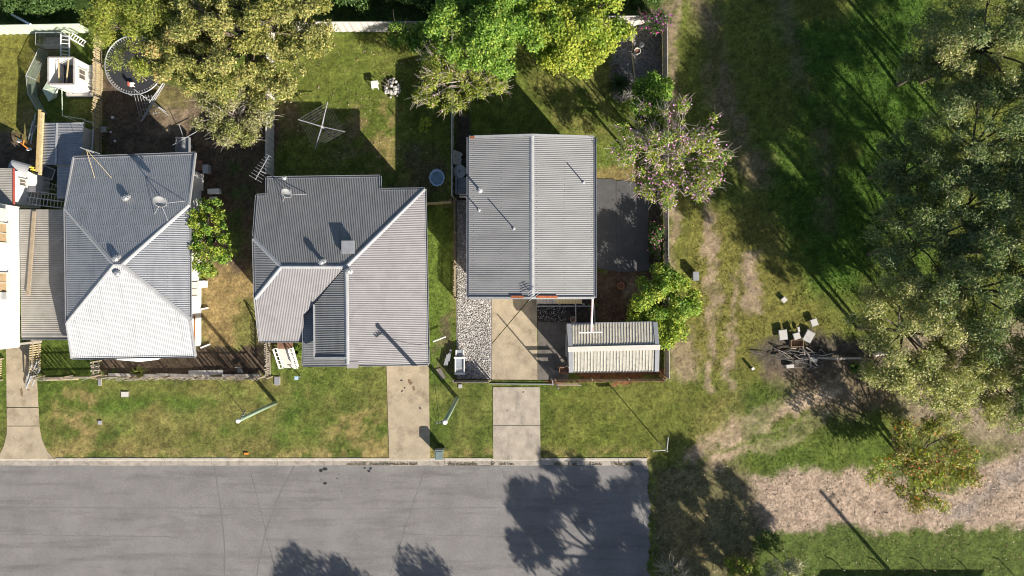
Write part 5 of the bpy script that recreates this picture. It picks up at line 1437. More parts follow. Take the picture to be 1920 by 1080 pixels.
bo = thing("bollard", "short dark bollard with a pale top at the edge of the reserve", "bollard", G(1408, 690)); q = G(1408, 690)
mb = MB(); mb.box(q + Vector((0, 0, .22)), (.2, .16, .44), .6); mb.build("post", M['dark'], bo)
mb = MB(); mb.box(q + Vector((0, 0, .45)), (.21, .17, .03), .6); mb.build("cap", M['white'], bo)
ub = thing("utility_box", "small dark green utility box on the dry grass outside the bush", "utility box", G(1301, 518)); q = G(1301, 518)
mb = MB(); mb.box(q + Vector((0, 0, .3)), (.36, .6, .6)); mb.build("cabinet", M['binlid'], ub)
mb = MB(); mb.box(q + Vector((0, 0, .62)), (.42, .66, .04)); mb.build("lid", M['gutter'], ub)

# ------------------------------------------------------------------ yard things
# rotary clothesline
cl_ = thing("rotary_clothesline", "rotary clothesline with four arms on the shaded lawn", "clothesline", G(617, 249))
hub = P(603, 237, 2.15); base = Vector((hub.x, hub.y, 0))
mb = MB(); mb.tube([base, hub + Vector((0, 0, .1))], .035, 10); mb.build("mast", M['steel'], cl_)
mb = MB(); mb.lathe(hub, [(.09, -.25), (.09, .05), (.05, .12)], 12); mb.build("hub", M['flash'], cl_)
tips = [P(614.5, 191, 2.4), P(559, 224, 2.4), P(591, 279, 2.4), P(647, 247, 2.4)]
for t_ in tips:
    mb = MB(); mb.tube([hub, t_], .028, 6); mb.tube([hub - Vector((0, 0, .25)), hub.lerp(t_, .5)], .016, 5); mb.build("arm", M['flash'], cl_)
for i in range(4):
    for k in range(5):
        f = .42 + .56 * k / 4
        mb = MB(); mb.tube([hub.lerp(tips[i], f), hub.lerp(tips[(i + 1) % 4], f)], .003, 4); mb.build("line", M['flash'], cl_)
# trampoline
tr = thing("trampoline", "large round black trampoline with white rim under the feathery tree", "trampoline", G(265, 133))
tc = P(252, 122, .85); R_ = 55 / PXM * (1 - .85 / CAM_H)
mb = MB(); n = 48
mb.add([tc] + [tc + Vector((math.cos(2 * math.pi * k / n), math.sin(2 * math.pi * k / n), 0)) * R_ * .91 for k in range(n)], [(0, 1 + k, 1 + (k + 1) % n) for k in range(n)])
mb.add([tc - Vector((0, 0, .01))] + [tc + Vector((math.cos(2 * math.pi * k / n) * R_ * .91, math.sin(2 * math.pi * k / n) * R_ * .91, -.01)) for k in range(n)], [(0, 1 + (k + 1) % n, 1 + k) for k in range(n)])
mb.build("mat", M['black'], tr)
mb = MB(); ring = [tc + Vector((math.cos(2 * math.pi * k / 40), math.sin(2 * math.pi * k / 40), .03)) * 1 for k in range(41)]
ring = [tc + Vector((math.cos(2 * math.pi * k / 40) * R_, math.sin(2 * math.pi * k / 40) * R_, .03)) for k in range(41)]
mb.tube(ring, .045, 6, False); mb.build("rim", M['steel'], tr, smooth=True)
for k in range(64):
    a = 2 * math.pi * k / 64; d = Vector((math.cos(a), math.sin(a), 0)); mb = MB(); mb.bar(tc + d * R_ * .9 + Vector((0, 0, .012)), tc + d * R_ * .99 + Vector((0, 0, .02)), .055, .02); mb.build("spring", M['flash'], tr)
for k in range(6):
    a = 2 * math.pi * k / 6 + .3; d = Vector((math.cos(a), math.sin(a), 0)); mb = MB(); q = tc + d * R_; mb.tube([q, Vector((q.x, q.y, 0))], .035, 6); mb.build("leg", M['steel'], tr)
sv = thing("shovel", "long-handled wooden shovel lying on the trampoline", "shovel", P(262, 140, .9))
mb = MB(); mb.tube([P(251, 130, .92), P(275, 151, .92)], .025, 6); mb.build("handle", M['pink'], sv)
mb = MB(); mb.bar(P(244, 125, .9), P(253, 131.5, .93), .26, .04); mb.build("blade", M['carton'], sv)
q = P(250, 160, .9); ck = thing("toy_chair", "small white plastic toy chair at the edge of the trampoline", "toy", q)
mb = MB(); mb.box(q + Vector((0, 0, .2)), (.3, .3, .05)); mb.build("seat", M['white'], ck)
mb = MB(); mb.box(q + Vector((-.16, 0, .32)), (.04, .3, .3)); mb.build("backrest", M['red'], ck)
for sx in (-1, 1):
    for sy in (-1, 1): mb = MB(); mb.box(q + Vector((sx * .12, sy * .12, .1)), (.04, .04, .18)); mb.build("leg", M['white'], ck)
# folding airer frame beside trampoline
af = thing("folding_airer", "tangled white folding clothes airer beside the trampoline", "clothes airer", G(285, 190))
for (a, b, ha, hb) in (((306, 155), (264, 228), 1.1, .05), ((309, 157), (267, 226), 1.1, .05), ((251, 167), (316, 216), 1.0, .05), ((262, 176), (312, 210), 1.0, .05), ((280, 192), (306, 155), .9, 1.1)):
    mb = MB(); mb.tube([P(*a, ha), P(*b, hb)], .03, 6); mb.build("frame_tube", M['flash'], af)
for k in range(7):
    x = 252 + k * 5.2; mb = MB(); mb.tube([P(x, 178, .9), P(x + 10, 219 - k, .15)], .012, 4); mb.build("rail", M['flash'], af)
for k in range(4):
    mb = MB(); mb.tube([P(266, 184 + k * 11, .8 - .15 * k), P(300, 178 + k * 11, .8 - .15 * k)], .012, 4); mb.build("rail", M['flash'], af)
# cart
ct = thing("garden_cart", "grey metal garden cart behind the pyramid roof house", "cart", G(348, 272)); c = G(350, 276, .4)
mb = MB(); L2, W2 = .62, .48
for (o_, sz) in (((0, 0, 0), (W2 * 2, L2 * 2, .04)), ((W2, 0, .15), (.03, L2 * 2, .3)), ((-W2, 0, .15), (.03, L2 * 2, .3)), ((0, L2 - .02, .15), (W2 * 2 - .04, .03, .3)), ((0, -L2 + .02, .15), (W2 * 2 - .04, .03, .3))): mb.box(c + Vector(o_), sz)
mb.build("tray", M['gutter'], ct)
for s_ in (-1, 1):
    mb = MB(); mb.tube([c + Vector((s_ * (W2 + .06), 0, -.18)), c + Vector((s_ * (W2 + .14), 0, -.18))], .2, 14); mb.build("wheel", M['dark'], ct)
mb = MB(); mb.tube([c + Vector((0, L2, .1)), c + Vector((-.1, L2 + .9, .6))], .025, 6); mb.build("handle", M['steel'], ct)
mb = MB(); mb.tube([P(322, 273, .9), P(370, 246, .8)], .022, 6); o = mb.build("loose_rod", M['flash'], None, P(345, 260, .8)); top_tag(o, "pale rod resting across the garden cart", "rod")
for (x, y, r_, mm, nm, lb) in ((213, 221, .12, 'white', "ball", "white ball on the bare dirt nearer the trampoline"), (217, 265, .1, 'white', "ball", "white ball on the shaded dirt near the pyramid roof house"), (209, 248, .09, 'pink', "ball", "small pink ball beside the stool")):
    mb = MB(); prof = [(max(.004, r_ * math.sin(math.pi * k / 10)), r_ - r_ * math.cos(math.pi * k / 10)) for k in range(11)]; q = G(x, y); mb.lathe(q, prof, 14); o = mb.build(nm, M[mm], None, q, True); top_tag(o, lb, "ball")
def stool(label, q, w, h, mm, name="stool"):
    t = thing(name, label, "stool", q); q = Vector(q); mb = MB(); mb.box(q + Vector((0, 0, h)), (w, w, .05), .1); mb.build("seat", M[mm], t)
    for sx in (-1, 1):
        for sy in (-1, 1): mb = MB(); mb.box(q + Vector((sx * w * .4, sy * w * .4, h / 2 - .02)), (.05, .05, h - .02)); mb.build("leg", M[mm], t)
stool("square timber stool beside the paling fence", G(200, 245), .42, .42, 'timber_grey')
stool("white square stool on the lawn behind the hip roof house", G(705, 162), .52, .5, 'white')
# stone heap with sticks
hp = thing("stone_heap", "round heap of pale stones on the lawn", "stone heap", G(736, 166)); rd = random.Random(3)
for k in range(46):
    a = rd.uniform(0, 6.28); rr = .6 * math.sqrt(rd.random()); s = rd.uniform(.07, .14); q = G(736, 166) + Vector((rr * math.cos(a), rr * math.sin(a) * 1.2, .12 + .25 * (1 - rr / .6)))
    mb = MB(); mb.lathe(q - Vector((0, 0, s * .5)), [(s * .5, 0), (s, s * .4), (s * .9, s * .8), (s * .4, s * 1.1)], 7); mb.build("stone", M['stone'] if k % 3 else M['stone_grey'], hp)
for k in range(3):
    a = 2.2 + .4 * k; mb = MB(); mb.tube([G(736, 166, .2), G(736, 166, .6) + Vector((math.cos(a), math.sin(a), 0)) * .9], .02, 5); mb.build("stick", M['bark'], hp)
# paddling pool
pl = thing("paddling_pool", "pale blue scalloped paddling pool on the shaded grass", "paddling pool", G(820, 334)); c = G(820, 334)
mb = MB(); n = 60; vs = []
prof = [(.58, .0), (.62, .22), (.58, .3), (.5, .27), (.46, .05), (.44, .03)]
for (r_, z) in prof:
    for k in range(n):
        a = 2 * math.pi * k / n; rr = r_ * (1 + .035 * math.cos(12 * a)); vs.append(c + Vector((rr * math.cos(a) * .95, rr * math.sin(a) * 1.05, z)))
fs = [(i * n + k, i * n + (k + 1) % n, (i + 1) * n + (k + 1) % n, (i + 1) * n + k) for i in range(len(prof) - 1) for k in range(n)]
fs.append(tuple((len(prof) - 1) * n + k for k in range(n))); mb.add(vs, fs); mb.build("shell", M['blue'], pl, smooth=True)
mb = MB(); mb.add([c + Vector((math.cos(2 * math.pi * k / 30) * .45, math.sin(2 * math.pi * k / 30) * .48, .13)) for k in range(30)], [tuple(range(30))]); mb.build("water", M['water'], pl)
# things along the west wall of the gable house
def chair(label, q, rz, mm='offwhite', grp=None):
    t = thing("plastic_chair", label, "chair", q, grp); q = Vector(q); ca, sa = math.cos(rz), math.sin(rz)
    R = lambda x, y, z: q + Vector((x * ca - y * sa, x * sa + y * ca, z))
    mb = MB(); mb.box(R(0, 0, .43), (.46, .46, .05), rz); mb.build("seat", M[mm], t)
    mb = MB(); mb.frame_box(R(0, .25, .68), (ca * .23, sa * .23, 0), (-sa * .03, ca * .03, .02), (-sa * .06, ca * .06, .24)); mb.build("backrest", M[mm], t)
    for sx in (-1, 1):
        mb = MB(); mb.bar(R(sx * .24, -.2, .62), R(sx * .24, .24, .64), .05, .03); mb.build("armrest", M[mm], t)
        for sy in (-1, 1): mb = MB(); mb.bar(R(sx * .2, sy * .2, .42), R(sx * .24, sy * .24, 0), .04, .04); mb.build("leg", M[mm], t)
chair("white plastic chair by the west wall of the gable house, upper one", G(860, 294), 1.2, grp="white plastic chairs")
chair("white plastic chair by the west wall of the gable house, next to the round tub", G(860, 305), 1.5, grp="white plastic chairs")
tb = thing("round_tub", "round grey lidded tub beside the plastic chairs", "tub", G(863, 324)); q = G(863, 324)
mb = MB(); mb.lathe(q, [(.40, 0), (.45, .55), (.47, .6)], 24); mb.build("drum", M['flash'], tb)
mb = MB(); mb.lathe(q, [(.485, .59), (.49, .64), (.38, .68), (.1, .7)], 24); lid = mb.build("lid", M['steel'], tb)
mb = MB(); mb.lathe(q, [(.07, .69), (.07, .75)], 10); mb.build("knob", M['dark'], tb)
so_ = thing("outdoor_sofa", "grey cushioned outdoor sofa beside the round tub", "sofa", G(866, 350)); q = G(866, 350)
mb = MB(); mb.box(q + Vector((-.05, 0, .2)), (.72, 1.25, .36)); mb.build("base", M['gutter'], so_)
for k in (-1, 0, 1): mb = MB(); mb.box(q + Vector((.04, k * .41, .46)), (.6, .39, .16)); mb.build("cushion", M['cloth'], so_)
mb = MB(); mb.box(q + Vector((-.36, 0, .6)), (.14, 1.25, .5)); mb.build("backrest", M['cloth'], so_)
mb = MB(); mb.box(G(872, 368, .9), (.75, .08, .06)); mb.box(G(872, 371, .5), (.75, .06, .9)); o = mb.build("side_gate", M['cream'], None, G(872, 370)); top_tag(o, "short pale gate closing the side passage of the gable house", "gate")
# narrow trailer cart on the stones
tl = thing("narrow_trailer", "narrow white metal trailer with a dark mesh tray parked on the white stones", "trailer", G(862, 682)); c = G(863, 684, .42)
mb = MB()
for (o_, sz) in (((.33, 0, .06), (.07, 1.15, .16)), ((-.33, 0, .06), (.07, 1.15, .16)), ((0, -.6, .06), (.8, .12, .16)), ((0, .58, .1), (.84, .12, .2))): mb.box(c + Vector(o_), sz)
mb.build("frame", M['white'], tl)
mb = MB(); mb.box(c + Vector((0, .2, 0)), (.58, .64, .04)); mb.build("mesh_tray", M['cloth'], tl)
mb = MB(); mb.box(c + Vector((0, -.33, .01)), (.58, .4, .06)); mb.build("rear_deck", M['flash'], tl)
mb = MB(); mb.box(c + Vector((0, .9, -.02)), (.42, .5, .06)); mb.build("front_tray", M['cloth'], tl)
for s_ in (-1, 1):
    mb = MB(); mb.bar(c + Vector((s_ * .28, .66, .05)), c + Vector((s_ * .26, 1.15, .0)), .1, .1); mb.build("drawbar", M['white'], tl)
    mb = MB(); mb.tube([c + Vector((s_ * .4, -.1, -.2)), c + Vector((s_ * .47, -.1, -.2))], .22, 16); w_ = mb.build("wheel", M['dark'], tl)
    mb = MB(); mb.tube([c + Vector((s_ * .395, -.1, -.2)), c + Vector((s_ * .475, -.1, -.2))], .1, 12); mb.build("rim", M['flash'], w_)
mb = MB(); mb.tube([P(812, 640.5, .5), P(836, 631, .5)], .05, 8); o = mb.build("white_pipe", M['white'], None, P(824, 636)); top_tag(o, "white pipe sticking out from the east side of the hip roof house", "pipe")
fb = thing("folded_bench", "grey folded metal bench on the bare strip beside the boundary", "bench", G(840, 672))
for (a, b) in (((834, 684), (840, 664)), ((838, 684), (843, 662)), ((842, 676), (846, 655))):
    mb = MB(); mb.bar(G(*a, .25), G(*b, .3), .14, .05); mb.build("slat", M['gutter'], fb)
mb = MB(); mb.bar(G(836, 674, .12), G(846, 671, .12), .06, .22); mb.build("leg", M['steel'], fb)
mb = MB(); mb.prism([G(817, 692), G(826, 690), G(836, 708), G(828, 712)], -.02, .05); o = mb.build("stepping_slab", M['conc_dark'], None, G(826, 700)); top_tag(o, "brown slab lying beside the second driveway", "slab")
# T bar over the shed
tbm = thing("t_bar_pole", "pinkish white T-shaped pole reaching from the gable house eave over the cream shed", "pole", P(1110, 590, 3.2))
mb = MB(); mb.tube([P(1111, 560, 4.2), P(1108.5, 622, 3.5)], .075, 10); mb.build("shaft", M['pink'], tbm)
mb = MB(); mb.bar(P(1085, 624, 3.45), P(1130, 623, 3.45), .09, .09); mb.build("crossbar", M['white'], tbm)
# trellis posts, pots and barrow by the deck
for (a, b, lb) in (((1079.5, 570), (1080, 604), "thin steel frame rail beside the deck, left one"), ((1114, 570), (1116, 603), "thin steel frame rail beside the deck, right one")):
    mb = MB(); p, q = P(*a, 1.9), P(*b, 1.9); mb.tube([p, q], .035, 6)
    mb.tube([p, Vector((p.x, p.y, 0))], .03, 6); mb.tube([q, Vector((q.x, q.y, 0))], .03, 6); o = mb.build("frame_rail", M['steel'], None, (p + q) / 2); top_tag(o, lb, "rail", "frame rails by the deck")
def pot(label, q, r_, h, mm, name="plant_pot"):
    t = thing(name, label, "pot", q); mb = MB(); mb.lathe(q, [(r_ * .7, 0), (r_ * .95, h * .85), (r_ * 1.05, h * .87), (r_ * 1.05, h), (r_ * .88, h), (r_ * .82, h * .8)], 20); mb.build("rim_and_body", M[mm], t)
    mb = MB(); mb.lathe(q, [(r_ * .84, h * .78), (r_ * .8, h * .83)], 16); mb.build("soil", M['brown'], t)
pot("white rimmed pot with brown soil on the grey pebbles", G(1193, 100), .24, .55, 'cream')
pot("round pale pot below the front deck", G(1074, 599), .22, .35, 'offwhite')
pot("terracotta pot on the bare soil beside the patio", G(1163, 536), .26, .4, 'terracotta')
pot("big black pot on the pebble bed edge", G(1154, 128), .2, .3, 'dark')
ed = thing("timber_edging", "pale timber edging line through the grey pebbles", "edging", G(1186, 110))
for (a, b) in (((1184, 62), (1186, 96)), ((1185, 108), (1190, 146))): mb = MB(); mb.bar(G(*a, .08), G(*b, .08), .09, .14); mb.build("sleeper", M['timber_pale'], ed)
lp_ = thing("lamp_post", "short garden post with a round top in the pebble corner", "garden post", G(1179, 88)); q = G(1196, 95)
mb = MB(); mb.tube([q, q + Vector((0, 0, 1.3))], .03, 6); mb.build("post", M['dark'], lp_)
mb = MB(); mb.lathe(q + Vector((0, 0, 1.2)), [(.05, 0), (.22, .05), (.24, .12), (.15, .2)], 14); mb.build("bowl", M['dark'], lp_)
mb = MB(); mb.box(G(1172, 281, 1.05), (.14, .14, 2.1)); mb.box(G(1172, 281, 2.0), (.5, .12, .16)); o = mb.build("timber_post", M['timber'], None, G(1172, 281)); top_tag(o, "timber post with a short cross piece on the back lawn under the flowering tree", "post")
bq = thing("wheelbarrow", "red-brown wheelbarrow tipped beside the cream shed door", "wheelbarrow", G(1055, 693)); q = G(1056, 692, .4)
mb = MB(); mb.add([q + Vector(v_) for v_ in ((-.25, -.16, 0), (.25, -.16, 0), (.25, .16, 0), (-.25, .16, 0), (-.36, -.26, .25), (.32, -.26, .25), (.32, .26, .25), (-.36, .26, .25))], [(0, 1, 2, 3), (0, 4, 5, 1), (1, 5, 6, 2), (2, 6, 7, 3), (3, 7, 4, 0)]); mb.build("tray", M['brown'], bq)
for s_ in (-1, 1): mb = MB(); mb.tube([q + Vector((-.5, s_ * .12, -.1)), q + Vector((.7, s_ * .2, .12))], .02, 6); mb.build("handle", M['flash'], bq)
mb = MB(); mb.tube([q + Vector((-.5, -.05, -.2)), q + Vector((-.5, .05, -.2))], .19, 14); mb.build("wheel", M['dark'], bq)

# ------------------------------------------------------------------ far-left yard
ph = thing("play_tower", "white roofless cubby house tower with a window and a pale green slide", "cubby house", G(155, 152))
hT = 2.35
t0, t1, t2, t3 = P(91, 108, hT), P(139, 108, hT), P(139, 158, hT), P(91, 158, hT)
mb = MB()
for a, b in ((t0, t1), (t1, t2), (t2, t3), (t3, t0)):
    d = (b - a).normalized(); mb.frame_box((a + b) / 2 - Vector((0, 0, hT / 2 - .2)), (b - a) / 2 * .985, Vector((-d.y, d.x, 0)) * .03, Vector((0, 0, hT / 2 - .2)))
mb.build("wall", M['white'], ph)
for a, b in ((t0, t1), (t1, t2), (t2, t3), (t3, t0)): trim(ph, a, b, M['timber_grey'], .09, .07, "top_plate", .02)
for f in (.35, .7): trim(ph, t0.lerp(t1, f) - Vector((0, 0, .35 * f)), t3.lerp(t2, f * .8) - Vector((0, 0, .35)), M['timber_pale'], .07, .06, "rafter")
mb = MB(); mb.box(((t0.x + t1.x) / 2, (t0.y + t3.y) / 2, .7), (t1.x - t0.x - .1, t0.y - t3.y - .1, .08)); mb.build("floor", M['dark'], ph)
window(ph, ((t1.x + .02), (t1.y + t2.y) / 2, 1.55), .75, .8, (1, 0))
mb = MB(); mb.box(((t0.x + t1.x) / 2 + .1, (t0.y + t3.y) / 2 - .05, .12), (t1.x - t0.x + .5, t0.y - t3.y + .45, .24)); mb.build("base_platform", M['offwhite'], ph)
for k in range(5):
    mb = MB(); mb.box((t1.x + .3 + .0 * k, t2.y + .2 + k * .38, .3), (.16, .3, .06)); mb.build("platform_slat", M['gutter'], ph)
mb = MB(); mb.add([P(93, 146, 1.1), P(110, 163, 1.2), P(107, 182, .15), P(92, 190, .05), P(80, 168, .3)], [(0, 1, 2, 3, 4)]); so2 = mb.build("slide", M['palegreen'], ph)
md = so2.modifiers.new("thickness", 'SOLIDIFY'); md.thickness = .04
# ladder against the cage
def ladder(label, a, b, w, n, mm='flash', grp="ladders in the far-left yard"):
    a, b = Vector(a), Vector(b); d = (b - a).normalized(); s = d.cross(Vector((0, 0, 1))).normalized() * w / 2
    t = thing("ladder", label, "ladder", (a.x, a.y, 0), grp)
    for k in (-1, 1): mb = MB(); mb.bar(a + s * k, b + s * k, .06, .07); mb.build("rail", M[mm], t)
    for i in range(n): mb = MB(); q = a.lerp(b, (i + .5) / n); mb.tube([q - s, q + s], .028, 6); mb.build("rung", M[mm], t)
ladder("white ladder leaning between the wire cage and the cubby tower", P(122, 106, 1.5), P(122, 64, 1.7), .62, 6, 'white')
ladder("short white ladder leaning beside the wire cage", P(132, 66, 1.5), P(160, 83, .1), .4, 6, 'white')
ladder("long white ladder between the white house and the lean-to, lower one", P(18, 372, 1.9), P(118, 384, .6), .5, 15, 'white')
ladder("long white ladder between the white house and the lean-to, upper one", P(30, 359, 1.7), P(112, 372, .6), .5, 13, 'cream')
ladder("short grey ladder lying under the lean-to", P(72, 343, .8), P(106, 352, .5), .4, 6, 'timber_grey')
def cage(label, x0, y0, x1, y1, h, name="wire_cage"):
    t = thing(name, label, "cage", G((x0 + x1) / 2, (y0 + y1) / 2)); cs = [G(x0, y0), G(x1, y0), G(x1, y1), G(x0, y1)]; up = Vector((0, 0, h))
    for i in range(4):
        a, b = cs[i], cs[(i + 1) % 4]
        mb = MB(); mb.tube([a, a + up], .025, 6); mb.build("post", M['steel'], t)
        mb = MB(); mb.tube([a + up, b + up], .022, 6); mb.build("top_rail", M['steel'], t)
        mb = MB(); n = int((b - a).length / .16)
        for k in range(1, n): q = a.lerp(b, k / n); mb.tube([q, q + up], .005, 3, False)
        for k in range(1, 7): z = Vector((0, 0, h * k / 7)); mb.tube([a + z, b + z], .005, 3, False)
        mb.build("wire_mesh", M['steel'], t)
    mb = MB(); mb.prism([c_ for c_ in cs], .0, .05); mb.build("cage_floor", M['stone_grey'], t)
cage("low wire animal cage against the pale green back fence", 84, 70, 132, 92, 1.0)
def netting(label, pts, h):
    t = thing("net_barrier", label, "net barrier", pts[0])
    for i, a in enumerate(pts):
        mb = MB(); mb.tube([a, a + Vector((0, 0, h))], .028, 6); mb.build("post", M['flash'], t)
        if i + 1 < len(pts):
            b = pts[i + 1]; mb = MB(); mb.tube([a + Vector((0, 0, h)), b + Vector((0, 0, h))], .022, 6); mb.build("top_rail", M['flash'], t)
            mb = MB(); n = int((b - a).length / .085)
            for k in range(1, n): q = a.lerp(b, k / n); mb.tube([q + Vector((0, 0, .02)), q + Vector((0, 0, h))], .009, 3, False)
            for k in range(1, 14): z = Vector((0, 0, h * k / 14)); mb.tube([a + z, b + z], .009, 3, False)
            mb.build("net", M['net'], t)
netting("sagging green net barrier round the cubby tower", [G(92, 100), G(68, 150), G(72, 185), G(90, 215)], 1.1)
sf = thing("pole_frame", "pale green bent pole frame below the cubby tower", "pole frame", G(135, 210))
mb = MB(); mb.tube([P(116, 168, 1.6), P(117, 217, 1.6), P(160, 224, .9)], .035, 6); mb.build("bar", M['palegreen'], sf)
for (x, y, z) in ((116, 168, 1.6), (117, 217, 1.6)): mb = MB(); q = P(x, y, z); mb.tube([q, Vector((q.x, q.y, 0))], .03, 6); mb.build("leg", M['palegreen'], sf)
for i, (a, b, lb) in enumerate((((67, 213), (58, 270), "grey steel post leaning beside the ribbed shed, longest"), ((62, 228), (54, 262), "grey steel post leaning beside the ribbed shed, middle"), ((68, 236), (63, 252), "grey steel post leaning beside the ribbed shed, shortest"))):
    mb = MB(); mb.bar(P(*a, 1.2), P(*b, .2), .09, .07); o = mb.build("steel_post", M['steel'], None, P(*b)); top_tag(o, lb, "post", "steel posts leaning by the shed")
og = thing("orange_bike", "small orange and white toy bike lying on the dirt", "toy bike", G(50, 273)); q = G(50, 274, .25)
mb = MB(); mb.tube([q + Vector((-.35, .3, 0)), q + Vector((0, 0, .1)), q + Vector((.3, -.25, 0))], .045, 6); mb.tube([q + Vector((0, 0, .1)), q + Vector((.05, .35, .1))], .04, 6); mb.build("frame", M['orange'], og)
for d_ in ((-.4, .32), (.33, -.3)): mb = MB(); mb.tube([q + Vector((d_[0], d_[1], -.06)), q + Vector((d_[0] + .02, d_[1] + .05, -.02))], .18, 14); mb.build("wheel", M['white'], og)
tb2 = thing("framed_box", "dark square planter box with a white frame under the lean-to", "planter box", G(100, 330)); q = P(90, 324, .8)
mb = MB(); mb.box(q - Vector((0, 0, .3)), (.85, .75, .5), -.35); mb.build("box", M['dark'], tb2)
for s_ in (-1, 1):
    ca, sa = math.cos(-.35), math.sin(-.35)
    mb = MB(); mb.box(q + Vector((-sa * .39 * s_, ca * .39 * s_, 0)), (.94, .05, .05), -.35); mb.build("frame_side", M['flash'], tb2)
    mb = MB(); mb.box(q + Vector((ca * .44 * s_, sa * .44 * s_, 0)), (.05, .73, .05), -.35); mb.build("frame_side", M['flash'], tb2)
yl = thing("yellow_steps", "yellow folded step stool by the beams", "step stool", G(74, 330))
for (a, b) in (((53, 313), (64, 315)), ((57, 319), (68, 319)), ((60, 322), (71, 331)), ((61, 330), (72, 332))): mb = MB(); mb.bar(P(*a, 1.3), P(*b, 1.2), .12, .05); mb.build("step", M['yellow'], yl)
mb = MB(); mb.bar(P(56, 313, 1.3), P(56, 313, 0), .08, .06); mb.bar(P(70, 331, 1.2), P(70, 331, 0), .08, .06); mb.build("side_leg", M['yellow'], yl)
wf = thing("wire_gate", "small steel framed wire gate beside the ribbed shed", "gate", G(172, 240))
q = [P(158, 226, 1.4), P(175, 230, 1.4), P(174, 252, 1.4), P(158, 249, 1.4)]
for i in range(4): mb = MB(); mb.tube([q[i], q[(i + 1) % 4]], .025, 6); mb.build("frame_tube", M['flash'], wf)
for i in (0, 2): mb = MB(); mb.tube([q[i], Vector((q[i].x, q[i].y, 0))], .025, 6); mb.build("leg", M['steel'], wf)
pp = thing("leaning_pipe", "pale bent downpipe between the ribbed shed and the paling fence", "pipe", G(176, 270))
mb = MB(); mb.tube([P(175, 243, 1.5), P(172, 288, 1.9), P(203, 294, 3.2)], .06, 8); mb.build("pipe_run", M['flash'], pp)
mb = MB(); mb.bar(P(22, 27, .4), P(57, 46, 2.0), .16, .1); o = mb.build("white_plank", M['white'], None, P(40, 36)); top_tag(o, "white plank leaning on the pale green back fence", "plank")
# clutter at the east side of the pyramid roof house
for (x, y, w, l, h, mm, nm, lb, cat) in ((391, 319, .42, .62, .5, 'flash', "storage_crate", "grey crate in the shade beside the pyramid roof house", "crate"), (378, 312, .5, .7, .4, 'brown', "storage_crate", "brown crate in the shade beside the pyramid roof house", "crate"),
        (405, 360, .8, .35, .45, 'white', "esky_box", "white cool box lying by the east wall", "cool box"), (402, 372, .5, .2, .2, 'offwhite', "esky_box", "narrow pale box below the white cool box", "box"), (384, 533, .45, .5, .45, 'white', "wall_unit", "white air conditioner unit at the foot of the east wall", "air conditioner")):
    q = G(x, y); t = thing(nm, lb, cat, q); mb = MB(); mb.box(q + Vector((0, 0, h / 2)), (w, l, h), .05); mb.build("body", M[mm], t); mb = MB(); mb.box(q + Vector((0, 0, h + .015)), (w * 1.05, l * 1.05, .03), .05); mb.build("lid", M[mm], t)
for (a, b, lb) in (((378, 580), (392, 577), "low pale kerb piece at the east wall, upper"), ((378, 652), (395, 645), "white pipe piece at the south east corner of the pyramid roof house")):
    mb = MB(); mb.bar(G(*a, .15), G(*b, .1), .1, .1); o = mb.build("pipe_piece", M['white'], None, G(*a)); top_tag(o, lb, "pipe")
tvb = thing("garden_chair", "black wire garden chair in the shade behind the front fence", "chair", G(454, 693)); q = G(454, 693)
mb = MB(); mb.box(q + Vector((0, 0, .42)), (.4, .4, .03)); mb.build("seat", M['dark'], tvb)
mb = MB(); mb.tube([q + Vector((-.2, .2, .42)), q + Vector((-.22, .26, .85)), q + Vector((.22, .26, .85)), q + Vector((.2, .2, .42))], .02, 6); mb.build("backrest", M['flash'], tvb)
for sx in (-1, 1):
    for sy in (-1, 1): mb = MB(); mb.tube([q + Vector((sx * .18, sy * .18, .42)), q + Vector((sx * .2, sy * .2, 0))], .015, 5); mb.build("leg", M['dark'], tvb)
# bundle of steel poles over the driveway corner
rd = random.Random(9)
pl_spec = [((89, 674), (52, 722)), ((86, 676), (54, 727)), ((92, 684), (60, 716)), ((95, 688), (66, 722)), ((88, 680), (63, 712)), ((83, 679), (57, 712))]
nm_ = ["longest dark", "long grey", "upper right", "right pale", "inner", "left short"]
for i, (a, b) in enumerate(pl_spec):
    mb = MB(); mb.tube([G(*a, .9 + .08 * i), G(*b, .25 + .03 * i)], .045, 8); o = mb.build("steel_pole", M['gutter' if i % 2 == 0 else 'steel'], None, G(*b)); top_tag(o, "%s steel pole of the bundle propped over the first driveway" % nm_[i], "pole", "bundle of steel poles")

# ------------------------------------------------------------------ rubbish pile on the reserve
def panel(label, cx, cy, w, l, rz, mm, h=.12, name="dumped_panel", tilt=.08):
    q = G(cx, cy, h); t = thing(name, label, "rubbish", G(cx, cy), "dumped rubbish on the reserve")
    ca, sa = math.cos(rz), math.sin(rz); ax = Vector((ca * w / 2, sa * w / 2, tilt * w / 2)); ay = Vector((-sa * l / 2, ca * l / 2, 0)); az = Vector((-tilt * ca, -tilt * sa, 1)) * .05
    mb = MB(); mb.frame_box(q, ax, ay, az); mb.build("case", M['flash'], t)
    mb = MB(); mb.frame_box(q + az * 1.25, ax * .88, ay * .88, az * .2); mb.build("face", M[mm], t)
panel("white dumped panel, leftmost of the pile", 1465, 627, .62, .78, .12, 'offwhite', .3)
panel("bluish white dumped panel right of the carton", 1513, 630, .66, .85, -.5, 'offwhite', .3)
panel("grey dumped panel above the pile", 1523, 604, .5, .55, .35, 'offwhite', .3)
panel("small white panel lying alone above the pile", 1468, 562, .38, .38, .75, 'offwhite', .2)
panel("small white panel on top of the carton", 1489, 629, .5, .5, .3, 'offwhite', .45)
panel("thin white strip beside the carton", 1495, 617, .17, .38, .15, 'offwhite', .2)
panel("white tray at the bottom of the burnt heap", 1479, 686, .6, .28, .1, 'offwhite', .2)
